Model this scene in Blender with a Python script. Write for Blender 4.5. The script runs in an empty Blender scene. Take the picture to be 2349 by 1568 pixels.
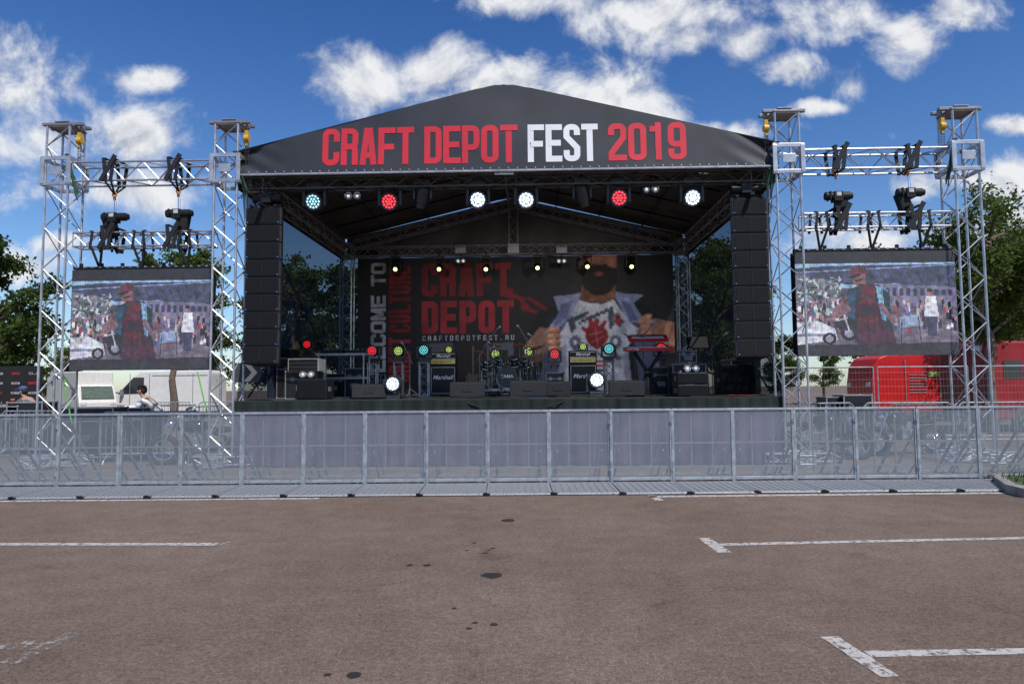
import bpy, math, random
import numpy as np
from mathutils import Vector, Matrix
random.seed(7); np.random.seed(7)
scene=bpy.context.scene
scene.view_settings.view_transform='Standard'; scene.view_settings.look='None'; scene.view_settings.exposure=0; scene.view_settings.gamma=1
COL=scene.collection
rad=math.radians
# ---------------- survey of the site: camera height 1.58 m, 24 mm lens --------------
ROLL=.0084; TH=rad(3.75); CH=1.58; FX=1566.
def ray(px,py):
    u=(px-1174.5)/FX; v=(784-py)/FX
    c,s=math.cos(ROLL),math.sin(ROLL)
    u,v=u*c+v*s,-u*s+v*c
    d=math.cos(TH)-v*math.sin(TH); h=math.sin(TH)+v*math.cos(TH)
    return u/d,h/d
def W(px,py,Y):
    a,b=ray(px,py); return a*Y,CH+b*Y
def G(px,py):
    a,b=ray(px,py); Y=-CH/b; return a*Y,Y
SA=rad(1.5)   # the stage is turned 1.5 degrees
def L(px,py,y):
    a,b=ray(px,py); Y=y
    for i in range(4):
        x=a*Y; Y=14+(y-14)-x*math.sin(SA)
    return x-(y-14)*math.sin(SA), CH+b*Y
XC=-.13
# ---------------- materials --------------------------------------------------------
MATS={}
def M(name,col,rough=.6,metal=0.,var=.2,scale=6.,emit=0.,ecol=None,alpha=1.,bump=0.,spec=.5):
    if name in MATS: return MATS[name]
    m=bpy.data.materials.new(name); m.use_nodes=True; n=m.node_tree.nodes; l=m.node_tree.links
    p=n['Principled BSDF']
    tc=n.new('ShaderNodeTexCoord'); nz=n.new('ShaderNodeTexNoise'); nz.inputs['Scale'].default_value=scale; nz.inputs['Detail'].default_value=5
    l.new(tc.outputs['Object'],nz.inputs['Vector'])
    mx=n.new('ShaderNodeMix'); mx.data_type='RGBA'
    mx.inputs['A'].default_value=[c*(1-var) for c in col[:3]]+[1]
    mx.inputs['B'].default_value=[min(1,c*(1+var)) for c in col[:3]]+[1]
    rp=n.new('ShaderNodeMapRange'); rp.inputs[1].default_value=.3; rp.inputs[2].default_value=.7
    l.new(nz.outputs[0],rp.inputs[0]); l.new(rp.outputs[0],mx.inputs['Factor'])
    l.new(mx.outputs['Result'],p.inputs['Base Color'])
    p.inputs['Roughness'].default_value=rough; p.inputs['Metallic'].default_value=metal
    p.inputs['Alpha'].default_value=alpha; p.inputs['Specular IOR Level'].default_value=spec
    if emit:
        p.inputs['Emission Color'].default_value=list(ecol or col)[:3]+[1]; p.inputs['Emission Strength'].default_value=emit
    if bump:
        b=n.new('ShaderNodeBump'); b.inputs['Strength'].default_value=bump; b.inputs['Distance'].default_value=.02
        l.new(nz.outputs[0],b.inputs['Height']); l.new(b.outputs[0],p.inputs['Normal'])
    MATS[name]=m; return m
ALU=M('aluminium',(.47,.48,.51),.38,.6,.25,5)
ALUD=M('aluminium_dull',(.26,.26,.27),.5,.4,.2,5)
STEEL=M('galvanised_steel',(.35,.38,.41),.5,.45,.3,9)
BLK=M('black_paint',(.014,.014,.017),.5,0,.3,12,spec=.3)
BLK2=M('black_cloth',(.014,.014,.016),.9,0,.3,12)
RUB=M('rubber',(.02,.02,.02),.8,0,.3,12)
GRL=M('speaker_grille',(.009,.009,.011),.7,.0,.3,60,bump=.4,spec=.2)
CASE=M('case_laminate',(.02,.02,.024),.4,0,.25,10,spec=.35)
WHT=M('white_paint',(.78,.78,.77),.35,0,.06,3)
YEL=M('yellow_paint',(.6,.34,.02),.4,0,.25,6)
RED=M('red_plastic',(.6,.02,.03),.35,0,.15,5)
GLASS=M('dark_glass',(.03,.035,.045),.08,0,.2,2)
CHROME=M('chrome',(.75,.76,.8),.15,1,.05,4)
HOOP=M('hoop_metal',(.3,.31,.33),.3,.8,.1,4)
STND=M('stand_metal',(.16,.16,.17),.4,.5,.1,4)
CLOTHR=M('roof_cloth',(.028,.031,.041),.6,0,.25,1.2,bump=.15)
CLOTHU=M('roof_cloth_under',(.13,.115,.11),.8,0,.3,1.5)
TXR=M('red_print',(.62,.018,.04),.6,0,.12,1.5)
TXW=M('white_print',(.8,.8,.83),.6,0,.05,2)
TXD=M('dark_red_print',(.2,.012,.018),.7,0,.45,1.5)
TXM=M('mid_red_print',(.33,.022,.032),.7,0,.35,1.5)
TXG=M('grey_print',(.42,.42,.47),.7,0,.5,3)
CONC=M('concrete',(.25,.235,.22),.85,0,.3,6,bump=.3)
# ---------------- mesh builder -----------------------------------------------------
class MB:
    def __init__(s): s.v=[]; s.f=[]; s.m=[]
    def add(s,vs,fs,mi=0):
        o=len(s.v); s.v+= [tuple(p) for p in vs]
        for f in fs: s.f.append([i+o for i in f]); s.m.append(mi)
    def tube(s,p,q,r,n=6,mi=0,r2=None,cap=True):
        p=Vector(p);q=Vector(q);d=q-p
        if d.length<1e-6:return
        d.normalize(); a=d.orthogonal().normalized(); b=d.cross(a); r2=r if r2 is None else r2
        vs=[];
        for c,rr in((p,r),(q,r2)):
            for i in range(n):
                t=2*math.pi*(i+.5)/n; vs.append(c+(a*math.cos(t)+b*math.sin(t))*rr)
        fs=[[i,(i+1)%n,n+(i+1)%n,n+i] for i in range(n)]
        if cap: fs+= [list(range(n))[::-1],list(range(n,2*n))]
        s.add(vs,fs,mi)
    def path(s,pts,r,n=6,mi=0):
        for a,b in zip(pts[:-1],pts[1:]): s.tube(a,b,r,n,mi)
    def box(s,c,d,mi=0,R=None,ch=0.):
        c=Vector(c);x,y,z=[k/2 for k in d]
        vs=[Vector((i*x,j*y,k*z)) for i in(-1,1) for j in(-1,1) for k in(-1,1)]
        if R is not None: vs=[R@p for p in vs]
        s.add([c+p for p in vs],[[0,1,3,2],[4,6,7,5],[0,4,5,1],[2,3,7,6],[0,2,6,4],[1,5,7,3]],mi)
    def prism(s,pts,y0,y1,mi=0,ax='y',off=(0,0,0)):
        n=len(pts); o=Vector(off)
        if ax=='y': A=[Vector((a,y0,b)) for a,b in pts];B=[Vector((a,y1,b)) for a,b in pts]
        elif ax=='x': A=[Vector((y0,a,b)) for a,b in pts];B=[Vector((y1,a,b)) for a,b in pts]
        else: A=[Vector((a,b,y0)) for a,b in pts];B=[Vector((a,b,y1)) for a,b in pts]
        s.add([p+o for p in A+B],[list(range(n)),list(range(n,2*n))[::-1]]+[[i,n+i,n+(i+1)%n,(i+1)%n] for i in range(n)],mi)
    def ell(s,c,r,mi=0,nu=12,nv=8):
        c=Vector(c); vs=[];fs=[]
        if not hasattr(r,'__len__'): r=(r,r,r)
        for j in range(nv+1):
            ph=math.pi*j/nv
            for i in range(nu):
                t=2*math.pi*i/nu; vs.append(c+Vector((r[0]*math.sin(ph)*math.cos(t),r[1]*math.sin(ph)*math.sin(t),r[2]*math.cos(ph))))
        for j in range(nv):
            for i in range(nu): fs.append([j*nu+i,(j+1)*nu+i,(j+1)*nu+(i+1)%nu,j*nu+(i+1)%nu])
        s.add(vs,fs,mi)
    def torus(s,c,R,r,axis=(0,1,0),mi=0,n=20,k=6,a0=0,a1=2*math.pi):
        c=Vector(c);ax=Vector(axis).normalized();a=ax.orthogonal().normalized();b=ax.cross(a);pts=[]
        full=abs(a1-a0-2*math.pi)<1e-4; N=n if full else n+1
        vs=[];fs=[]
        for i in range(N):
            t=a0+(a1-a0)*i/n; e=a*math.cos(t)+b*math.sin(t)
            for j in range(k):
                p=2*math.pi*j/k; vs.append(c+e*(R+r*math.cos(p))+ax*r*math.sin(p))
        for i in range(N if full else n):
            for j in range(k): fs.append([i*k+j,((i+1)%N)*k+j,((i+1)%N)*k+(j+1)%k,i*k+(j+1)%k])
        s.add(vs,fs,mi)
    def disc(s,c,r,axis=(0,-1,0),mi=0,n=16):
        c=Vector(c);ax=Vector(axis).normalized();a=ax.orthogonal().normalized();b=ax.cross(a)
        s.add([c+(a*math.cos(2*math.pi*i/n)+b*math.sin(2*math.pi*i/n))*r for i in range(n)],[list(range(n))],mi)
    def truss(s,a,b,w=.4,h=None,r=.025,br=.012,seg=None,mi=0,n=6,up=(0,0,1)):
        a=Vector(a);b=Vector(b);h=h or w;d=b-a;Ln=d.length;d.normalize()
        up=Vector(up)
        if abs(d.dot(up))>.9: up=Vector((0,1,0))
        x=d.cross(up).normalized();z=x.cross(d).normalized();seg=seg or w
        k=max(2,round(Ln/seg)); cs=[(-1,-1),(1,-1),(1,1),(-1,1)]
        P=lambda t,c:a+d*(Ln*t)+x*(c[0]*w/2)+z*(c[1]*h/2)
        for c in cs: s.tube(P(0,c),P(1,c),r,n,mi)
        for q in range(4):
            c0,c1=cs[q],cs[(q+1)%4]
            for i in range(k):
                u,v=(c0,c1) if (i+q)%2==0 else (c1,c0)
                s.tube(P(i/k,u),P((i+1)/k,v),br,4,mi,cap=False)
            for t in (0,1): s.tube(P(t,c0),P(t,c1),br*1.3,4,mi,cap=False)
    def ribbon(s,pts,t,fn,closed=False,mi=0,dz=0.):
        P=[Vector(p) for p in pts];n=len(P);vs=[]
        for i in range(n):
            if closed: a=P[i]-P[i-1];b=P[(i+1)%n]-P[i]
            else:
                a=P[i]-P[i-1] if i>0 else P[1]-P[0]; b=P[i+1]-P[i] if i<n-1 else a
            a=a.normalized();b=b.normalized(); na=Vector((-a.y,a.x));nb=Vector((-b.y,b.x)); m=(na+nb)
            if m.length<1e-4: m=na
            m.normalize(); k=min(2.,1/max(.3,m.dot(na)))
            vs+= [fn(*(P[i]+m*t/2*k),dz),fn(*(P[i]-m*t/2*k),dz)]
        fs=[]
        for i in range(n if closed else n-1):
            j=(i+1)%n; fs.append([2*i,2*i+1,2*j+1,2*j])
        s.add(vs,fs,mi)
    def obj(s,name,mats,parent=None,loc=None,smooth=False,bevel=0.,label=None):
        me=bpy.data.meshes.new(name); me.from_pydata(s.v,[],s.f)
        if not isinstance(mats,(list,tuple)): mats=[mats]
        for m in mats: me.materials.append(m)
        me.polygons.foreach_set('material_index',s.m)
        if smooth:
            me.polygons.foreach_set('use_smooth',[True]*len(s.f)); me.set_sharp_from_angle(angle=rad(38))
        me.update(); o=bpy.data.objects.new(name,me); COL.objects.link(o)
        if parent is not None: o.parent=parent
        if loc is not None: o.location=loc
        if bevel:
            b=o.modifiers.new('b','BEVEL'); b.width=bevel; b.segments=2; b.limit_method='ANGLE'
        if label: o['label']=label
        return o
STAGE=[]
def tag(o,label,cat,group=None,stage=False):
    o['label']=label;o['category']=cat
    if group:o['group']=group
    if stage: STAGE.append(o)
    return o
def thing(name,label,cat,loc=(0,0,0),rz=0.,group=None,stage=True):
    e=bpy.data.objects.new(name,None); e.empty_display_size=.2; COL.objects.link(e); e.location=loc; e.rotation_euler=(0,0,rz)
    return tag(e,label,cat,group,stage)
def dup(o,loc=None,rz=None,parent=None,sc=None,stage=False):
    c=o.copy(); COL.objects.link(c)
    if parent is not None: c.parent=parent
    if loc is not None: c.location=loc
    if rz is not None: c.rotation_euler[2]=rz
    if sc is not None: c.scale=(sc,sc,sc) if not hasattr(sc,'__len__') else sc
    for k in o.children: dup(k,parent=c)
    if stage: STAGE.append(c)
    return c
def RX(a): return Matrix.Rotation(a,3,'X')
def RY(a): return Matrix.Rotation(a,3,'Y')
def RZ(a): return Matrix.Rotation(a,3,'Z')
# ---------------- condensed block lettering ------------------------------------------
def arc(cx,cy,r,a0,a1,n=5):
    return [(cx+r*math.cos(rad(a0+(a1-a0)*i/n)),cy+r*math.sin(rad(a0+(a1-a0)*i/n))) for i in range(n+1)]
def glyph(ch,w,t):
    a=t/2;R=w-t/2;B=t/2;T=1-t/2;r=min(.11,(R-a)/2*.95);m=.48
    o=[]
    if ch in 'CG':
        o=[([(R,.64)]+arc(R-r,T-r,r,0,90)+arc(a+r,T-r,r,90,180)+arc(a+r,B+r,r,180,270)+arc(R-r,B+r,r,270,360)+[(R,.36 if ch=='C' else .5)],0)]
        if ch=='G': o.append(([(R,.5),(w*.5,.5)],0))
    elif ch in 'O0Q': o=[(arc(R-r,T-r,r,0,90)+arc(a+r,T-r,r,90,180)+arc(a+r,B+r,r,180,270)+arc(R-r,B+r,r,270,360),1)]
    elif ch=='U': o=[([(a,1)]+arc(a+r,B+r,r,180,270)+arc(R-r,B+r,r,270,360)+[(R,1)],0)]
    elif ch=='D': o=[([(a,B),(a,T)]+arc(R-r,T-r,r,90,0)+arc(R-r,B+r,r,0,-90),1)]
    elif ch in 'PRB':
        mm=.42 if ch=='P' else .5
        o=[([(a,0),(a,1)],0),([(a,T)]+arc(R-r,T-r,r,90,0)+arc(R-r,mm+r,r,0,-90)+[(a,mm)],0)]
        if ch=='R': o.append((arc(R-r,mm-r,r,90,0)+[(R,0)],0))
        if ch=='B': o.append((arc(R-r,mm-r,r,90,0)+arc(R-r,B+r,r,0,-90)+[(a,B)],0))
    elif ch=='A': o=[([(a,0),(w/2-.03,1)],0),([(R,0),(w/2+.03,1)],0),([(a*1.5,.26),(R-.5*a,.26)],0)]
    elif ch=='F': o=[([(a,0),(a,1)],0),([(a,T),(w,T)],0),([(a,m),(w*.92,m)],0)]
    elif ch=='E': o=[([(a,0),(a,1)],0),([(a,T),(w,T)],0),([(a,m+.02),(w*.92,m+.02)],0),([(a,B),(w,B)],0)]
    elif ch=='L': o=[([(a,0),(a,1)],0),([(a,B),(w,B)],0)]
    elif ch=='T': o=[([(0,T),(w,T)],0),([(w/2,0),(w/2,1)],0)]
    elif ch=='H': o=[([(a,0),(a,1)],0),([(R,0),(R,1)],0),([(a,.5),(R,.5)],0)]
    elif ch in 'I': o=[([(w/2,0),(w/2,1)],0)]
    elif ch=='J': o=[([(R,1)]+arc(R-r,B+r,r,0,-90)+arc(a+r,B+r,r,270,180),0)]
    elif ch=='N': o=[([(a,0),(a,1)],0),([(R,0),(R,1)],0),([(a,.95),(R,.05)],0)]
    elif ch=='M': o=[([(a,0),(a,1)],0),([(R,0),(R,1)],0),([(a,.97),(w/2,.15)],0),([(R,.97),(w/2,.15)],0)]
    elif ch=='W': o=[([(a*.6,1),(w*.3,0)],0),([(w*.3,0),(w/2,.85)],0),([(w*.7,0),(w/2,.85)],0),([(w-a*.6,1),(w*.7,0)],0)]
    elif ch=='K': o=[([(a,0),(a,1)],0),([(a,.4),(R,1)],0),([(a*2,.55),(R,0)],0)]
    elif ch=='X': o=[([(a,0),(R,1)],0),([(a,1),(R,0)],0)]
    elif ch=='S': o=[([(R,.7)]+arc(R-r,T-r,r,0,90)+arc(a+r,T-r,r,90,180)+[(a,.66),(R,.36)]+arc(R-r,B+r,r,0,-90)+arc(a+r,B+r,r,270,180)+[(a,.3)],0)]
    elif ch=='2': o=[([(a,.68)]+arc(a+r,T-r,r,180,90)+arc(R-r,T-r,r,90,0)+[(R,.62),(a,.2),(a,B),(w,B)],0)]
    elif ch=='1': o=[([(w*.56,0),(w*.56,1)],0),([(w*.1,.83),(w*.56,.83)],0)]
    elif ch=='9': o=[(arc(R-r,T-r,r,0,90)+arc(a+r,T-r,r,90,180)+arc(a+r,.42+r,r,180,270)+arc(R-r,.42+r,r,270,360),1),([(R,.6)]+arc(R-r,B+r,r,0,-90)+arc(a+r,B+r,r,270,180)+[(a,.3)],0)]
    elif ch=='.': o=[([(w*.35,0),(w*.35,t)],0)]
    return o
def word(mb,text,x0,x1,z0,h,fn,t=.2,mi=0,gap=.12):
    n=len(text); pitch=(x1-x0)/n; gw=pitch*(1-gap)/h; k=0
    for i,ch in enumerate(text):
        for pts,cl in glyph(ch,gw,min(t,gw*.42)):
            k=(k+1)%5
            mb.ribbon([(x0+i*pitch+p[0]*h+pitch*gap/2,z0+p[1]*h) for p in pts],min(t,gw*.42)*h,fn,bool(cl),mi,.0008*k)
def text_mesh(txt,size,mat,parent,loc,rot=(math.pi/2,0,0),shear=0.,sx=1.,name='lettering'):
    cu=bpy.data.curves.new('t','FONT'); cu.body=txt; cu.size=size; cu.shear=shear; cu.align_x='CENTER'; cu.align_y='CENTER'; cu.offset=size*.015
    o=bpy.data.objects.new('t',cu); COL.objects.link(o); bpy.context.view_layer.update()
    me=bpy.data.meshes.new_from_object(o.evaluated_get(bpy.context.evaluated_depsgraph_get())); bpy.data.objects.remove(o)
    me.materials.clear(); me.materials.append(mat)
    q=bpy.data.objects.new(name,me); COL.objects.link(q); q.parent=parent; q.location=loc; q.rotation_euler=rot; q.scale=(sx,1,1); return q
# ---------------- painted prints (vertex colours) ------------------------------------
class Paint:
    def __init__(s,x0,x1,y0,y1,nx,ny,base):
        s.nx,s.ny=nx,ny; s.ext=(x0,x1,y0,y1)
        xs=x0+(np.arange(nx)+.5)*(x1-x0)/nx; ys=y1-(np.arange(ny)+.5)*(y1-y0)/ny
        s.X,s.Y=np.meshgrid(xs,ys); s.I=np.zeros((ny,nx,3))+np.array(base)/255.
    def put(s,mask,col,a=1.):
        s.I[mask]=s.I[mask]*(1-a)+np.array(col)/255.*a
    def poly(s,pts,col,a=1.):
        m=np.zeros(s.X.shape,bool); n=len(pts)
        for i in range(n):
            xa,ya=pts[i];xb,yb=pts[(i+1)%n]
            if ya==yb: continue
            c=((ya>s.Y)!=(yb>s.Y))&(s.X<(xb-xa)*(s.Y-ya)/(yb-ya)+xa); m^=c
        s.put(m,col,a)
    def ell(s,cx,cy,rx,ry,col,a=1.,rot=0):
        c,q=math.cos(rot),math.sin(rot); dx=s.X-cx;dy=s.Y-cy
        s.put(((dx*c+dy*q)/rx)**2+((-dx*q+dy*c)/ry)**2<1,col,a)
    def soft(s,cx,cy,rx,ry,col,a=1.):
        d=np.exp(-(((s.X-cx)/rx)**2+((s.Y-cy)/ry)**2)*1.5)[...,None]*a
        s.I=s.I*(1-d)+np.array(col)/255.*d
    def line(s,a,b,w,col,al=1.):
        a=np.array(a,float);b=np.array(b,float);d=b-a;n=np.array([-d[1],d[0]])/max(1e-6,np.hypot(*d))*w/2
        s.poly([tuple(a+n),tuple(b+n),tuple(b-n),tuple(a-n)],col,al)
    def blur(s,k=1):
        for _ in range(k):
            J=np.pad(s.I,((1,1),(1,1),(0,0)),'edge'); s.I=(J[1:-1,1:-1]*4+J[:-2,1:-1]*2+J[2:,1:-1]*2+J[1:-1,:-2]*2+J[1:-1,2:]*2+J[:-2,:-2]+J[2:,2:]+J[:-2,2:]+J[2:,:-2])/16
    def lumps(s,cell,amp):
        ny,nx=s.I.shape[:2]; a=np.random.normal(0,1,(ny//cell+3,nx//cell+3))
        yy=np.arange(ny)/cell; xx=np.arange(nx)/cell; y0=yy.astype(int);x0=xx.astype(int); fy=(yy-y0)[:,None];fx=(xx-x0)[None,:]
        q=a[y0][:,x0]*(1-fy)*(1-fx)+a[y0+1][:,x0]*fy*(1-fx)+a[y0][:,x0+1]*(1-fy)*fx+a[y0+1][:,x0+1]*fy*fx
        s.I*=1+amp*q[...,None]
    def mesh(s,name,w,h,mat,parent,loc,wav=0.):
        nx,ny=s.nx,s.ny
        gx,gz=np.meshgrid(np.linspace(-w/2,w/2,nx+1),np.linspace(0,h,ny+1))
        gy=wav*np.sin(gx*5+np.sin(gz*1.3))*.5
        V=np.stack([gx,gy,gz],-1).reshape(-1,3)
        i=np.arange(nx)[None,:]+np.arange(ny)[:,None]*(nx+1)
        F=np.stack([i,i+1,i+nx+2,i+nx+1],-1).reshape(-1)
        me=bpy.data.meshes.new(name); me.vertices.add(len(V)); me.vertices.foreach_set('co',V.ravel())
        me.loops.add(len(F)); me.loops.foreach_set('vertex_index',F); me.polygons.add(nx*ny)
        me.polygons.foreach_set('loop_start',np.arange(nx*ny)*4); me.update(calc_edges=True)
        I=np.clip(s.I,0,1); lin=np.where(I<=.04045,I/12.92,((I+.055)/1.055)**2.4)
        ca=me.color_attributes.new('Col','FLOAT_COLOR','CORNER')
        c=np.concatenate([lin.reshape(-1,3),np.ones((nx*ny,1))],1); ca.data.foreach_set('color',np.repeat(c,4,axis=0).ravel())
        me.materials.append(mat); o=bpy.data.objects.new(name,me); COL.objects.link(o); o.parent=parent; o.location=loc; return o
def colmat(name,emit,rough=.7):
    m=bpy.data.materials.new(name); m.use_nodes=True; n=m.node_tree.nodes;l=m.node_tree.links;p=n['Principled BSDF']
    a=n.new('ShaderNodeAttribute'); a.attribute_name='Col'; p.inputs['Roughness'].default_value=rough
    if emit:
        l.new(a.outputs['Color'],p.inputs['Emission Color']); p.inputs['Emission Strength'].default_value=emit
        p.inputs['Base Color'].default_value=(.03,.03,.03,1)
    else: l.new(a.outputs['Color'],p.inputs['Base Color'])
    return m
# =====================================================================================
# CAMERA, WORLD, SUN
cam=bpy.data.cameras.new('camera'); cam.lens=24; cam.sensor_width=36; cam.clip_end=2000; cam.clip_start=.05
co=bpy.data.objects.new('camera',cam); COL.objects.link(co)
mt=(Matrix.Rotation(math.pi/2+TH,4,'X')@Matrix.Rotation(-ROLL,4,'Z')); mt.translation=(0,0,CH); co.matrix_world=mt
scene.camera=co
SUN=Vector((.33,-.55,.92)).normalized()
sl=bpy.data.lights.new('sun','SUN'); sl.energy=4.0; sl.angle=rad(.5); sl.color=(1,.94,.86)
so=bpy.data.objects.new('sun',sl); COL.objects.link(so); so.rotation_euler=SUN.to_track_quat('Z','Y').to_euler(); so.location=(20,-20,30)
wd=bpy.data.worlds.new('World'); scene.world=wd; wd.use_nodes=True
n=wd.node_tree.nodes; l=wd.node_tree.links; bg=n['Background']; bg.inputs['Strength'].default_value=.12
sky=n.new('ShaderNodeTexSky'); sky.sky_type='NISHITA'; sky.sun_disc=False; sky.sun_elevation=math.asin(SUN.z); sky.sun_rotation=math.atan2(SUN.x,SUN.y); sky.ozone_density=2.; sky.dust_density=.4
hs=n.new('ShaderNodeHueSaturation'); hs.inputs['Saturation'].default_value=1.12; hs.inputs['Value'].default_value=1.0; l.new(sky.outputs[0],hs.inputs['Color'])
tc=n.new('ShaderNodeTexCoord'); sp=n.new('ShaderNodeSeparateXYZ'); l.new(tc.outputs['Generated'],sp.inputs[0])
def mth(op,a,b=None,c=None,clamp=False):
    q=n.new('ShaderNodeMath'); q.operation=op; q.use_clamp=clamp
    for i,x in enumerate((a,b,c)):
        if x is None: continue
        if isinstance(x,(int,float)): q.inputs[i].default_value=x
        else: l.new(x,q.inputs[i])
    return q.outputs[0]
dy=mth('MAXIMUM',mth('ABSOLUTE',sp.outputs[1]),.25)
ca=mth('DIVIDE',sp.outputs[0],dy); cb=mth('DIVIDE',sp.outputs[2],dy)
cb2=n.new('ShaderNodeCombineXYZ'); l.new(ca,cb2.inputs[0]); l.new(cb,cb2.inputs[1]); P=cb2.outputs[0]
blobs=[(40,220,180,115),(90,310,180,95),(330,320,135,65),(270,440,250,55),(330,180,85,30),(60,620,110,55),(120,560,60,25),
(835,180,125,72),(990,165,130,75),(1150,200,190,85),(1340,205,170,75),(1480,250,150,60),(1650,305,130,34),
(1220,0,230,42),(1480,35,190,70),(1560,90,110,45),(1700,105,65,50),(1800,160,85,34),(1960,35,130,60),(2080,75,105,68),(2190,30,90,50),
(1950,200,40,52),(1900,245,75,18),(2310,410,130,55),(2110,430,110,38),(2020,560,210,50),(2310,520,110,50),(2330,290,60,22)]
acc=None
for (bx,by,rx,ry) in blobs:
    a,b=ray(bx,by); ix,iy=FX/rx,FX/ry
    q=n.new('ShaderNodeVectorMath'); q.operation='MULTIPLY_ADD'; l.new(P,q.inputs[0]); q.inputs[1].default_value=(ix,iy,0); q.inputs[2].default_value=(-a*ix,-b*iy,0)
    d=n.new('ShaderNodeVectorMath'); d.operation='LENGTH'; l.new(q.outputs[0],d.inputs[0])
    e=mth('SUBTRACT',1.,d.outputs['Value'])
    acc=e if acc is None else mth('SMOOTH_MAX',acc,e,.3)
acc=mth('MAXIMUM',acc,-.95)
def noise(vec,scale,detail,rough=.55,off=None,dist=0.):
    if off:
        q=n.new('ShaderNodeVectorMath'); q.operation='ADD'; l.new(vec,q.inputs[0]); q.inputs[1].default_value=off; vec=q.outputs[0]
    z=n.new('ShaderNodeTexNoise'); z.inputs['Scale'].default_value=scale; z.inputs['Detail'].default_value=detail; z.inputs['Roughness'].default_value=rough; z.inputs['Distortion'].default_value=dist
    l.new(vec,z.inputs['Vector']); return z.outputs[0]
n1=noise(P,8,12,.62,dist=.3); n1b=noise(P,8,7,.62,off=(.006,.02,0),dist=.3)
n2=noise(P,2.6,4,.5,off=(3.,1.,0))
den=mth('ADD',mth('MULTIPLY',acc,.8),mth('MULTIPLY',mth('SUBTRACT',n1,.5),3.6))
den=mth('ADD',den,mth('MULTIPLY',mth('SUBTRACT',n2,.5),.8))
mr=n.new('ShaderNodeMapRange'); mr.interpolation_type='SMOOTHSTEP'; mr.inputs[1].default_value=-.28; mr.inputs[2].default_value=.78; l.new(den,mr.inputs[0])
alpha=mr.outputs[0]
lit=mth('ADD',mth('MULTIPLY',mth('SUBTRACT',n1,n1b),4.2),.84)
lit=mth('SUBTRACT',lit,mth('MULTIPLY',mth('MAXIMUM',mth('SUBTRACT',den,.65),0.),.42),clamp=True)
cm=n.new('ShaderNodeMix'); cm.data_type='RGBA'; l.new(lit,cm.inputs['Factor']); cm.inputs['A'].default_value=(3.3,3.65,4.4,1); cm.inputs['B'].default_value=(7.1,7.2,7.4,1)
# the zenith side of the sky is a deeper blue than the haze near the horizon
gr=n.new('ShaderNodeMapRange'); gr.inputs[1].default_value=.05; gr.inputs[2].default_value=.5; l.new(sp.outputs[2],gr.inputs[0])
gm=n.new('ShaderNodeMix'); gm.data_type='RGBA'; l.new(gr.outputs[0],gm.inputs['Factor']); gm.inputs['A'].default_value=(.88,.98,1.12,1); gm.inputs['B'].default_value=(.4,.66,1.0,1)
gx=n.new('ShaderNodeVectorMath'); gx.operation='MULTIPLY'; l.new(hs.outputs[0],gx.inputs[0]); l.new(gm.outputs['Result'],gx.inputs[1])
fm=n.new('ShaderNodeMix'); fm.data_type='RGBA'; l.new(alpha,fm.inputs['Factor']); l.new(gx.outputs[0],fm.inputs['A']); l.new(cm.outputs['Result'],fm.inputs['B'])
l.new(fm.outputs['Result'],bg.inputs['Color'])
# =====================================================================================
# GROUND
def asphalt():
    m=bpy.data.materials.new('asphalt'); m.use_nodes=True; n=m.node_tree.nodes;l=m.node_tree.links;p=n['Principled BSDF']
    tc=n.new('ShaderNodeTexCoord')
    def nz(s,d,r=.5):
        z=n.new('ShaderNodeTexNoise'); z.inputs['Scale'].default_value=s; z.inputs['Detail'].default_value=d; z.inputs['Roughness'].default_value=r; l.new(tc.outputs['Object'],z.inputs['Vector']); return z.outputs[0]
    big=nz(.35,6,.6); mid=nz(3,6,.65); fine=nz(70,4,.8); f2=nz(24,5,.75)
    r1=n.new('ShaderNodeValToRGB'); r1.color_ramp.elements[0].position=.32; r1.color_ramp.elements[0].color=(.148,.106,.08,1); r1.color_ramp.elements[1].position=.7; r1.color_ramp.elements[1].color=(.21,.157,.122,1)
    l.new(big,r1.inputs[0])
    def mul(a,fac,lo,hi,pa,pb):
        r=n.new('ShaderNodeMapRange'); r.inputs[1].default_value=pa; r.inputs[2].default_value=pb; r.inputs[3].default_value=lo; r.inputs[4].default_value=hi; l.new(fac,r.inputs[0])
        v=n.new('ShaderNodeVectorMath'); v.operation='SCALE'; l.new(a,v.inputs[0]); l.new(r.outputs[0],v.inputs['Scale']); return v.outputs[0]
    c=mul(r1.outputs[0],mid,.84,1.14,.3,.7); c=mul(c,fine,.4,1.65,.3,.7); c=mul(c,f2,.75,1.25,.35,.65)
    vo=n.new('ShaderNodeTexVoronoi'); vo.inputs['Scale'].default_value=38; l.new(tc.outputs['Object'],vo.inputs['Vector'])
    c=mul(c,vo.outputs['Distance'],1.5,.93,.05,.25)
    sc=nz(1.3,12,.75); c=mul(c,sc,.72,1.,.33,.42)
    l.new(c,p.inputs['Base Color']); p.inputs['Roughness'].default_value=.85; p.inputs['Specular IOR Level'].default_value=.25
    b=n.new('ShaderNodeBump'); b.inputs['Strength'].default_value=.5; b.inputs['Distance'].default_value=.006; l.new(fine,b.inputs['Height']); l.new(b.outputs[0],p.inputs['Normal'])
    return m
ASPH=asphalt()
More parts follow.
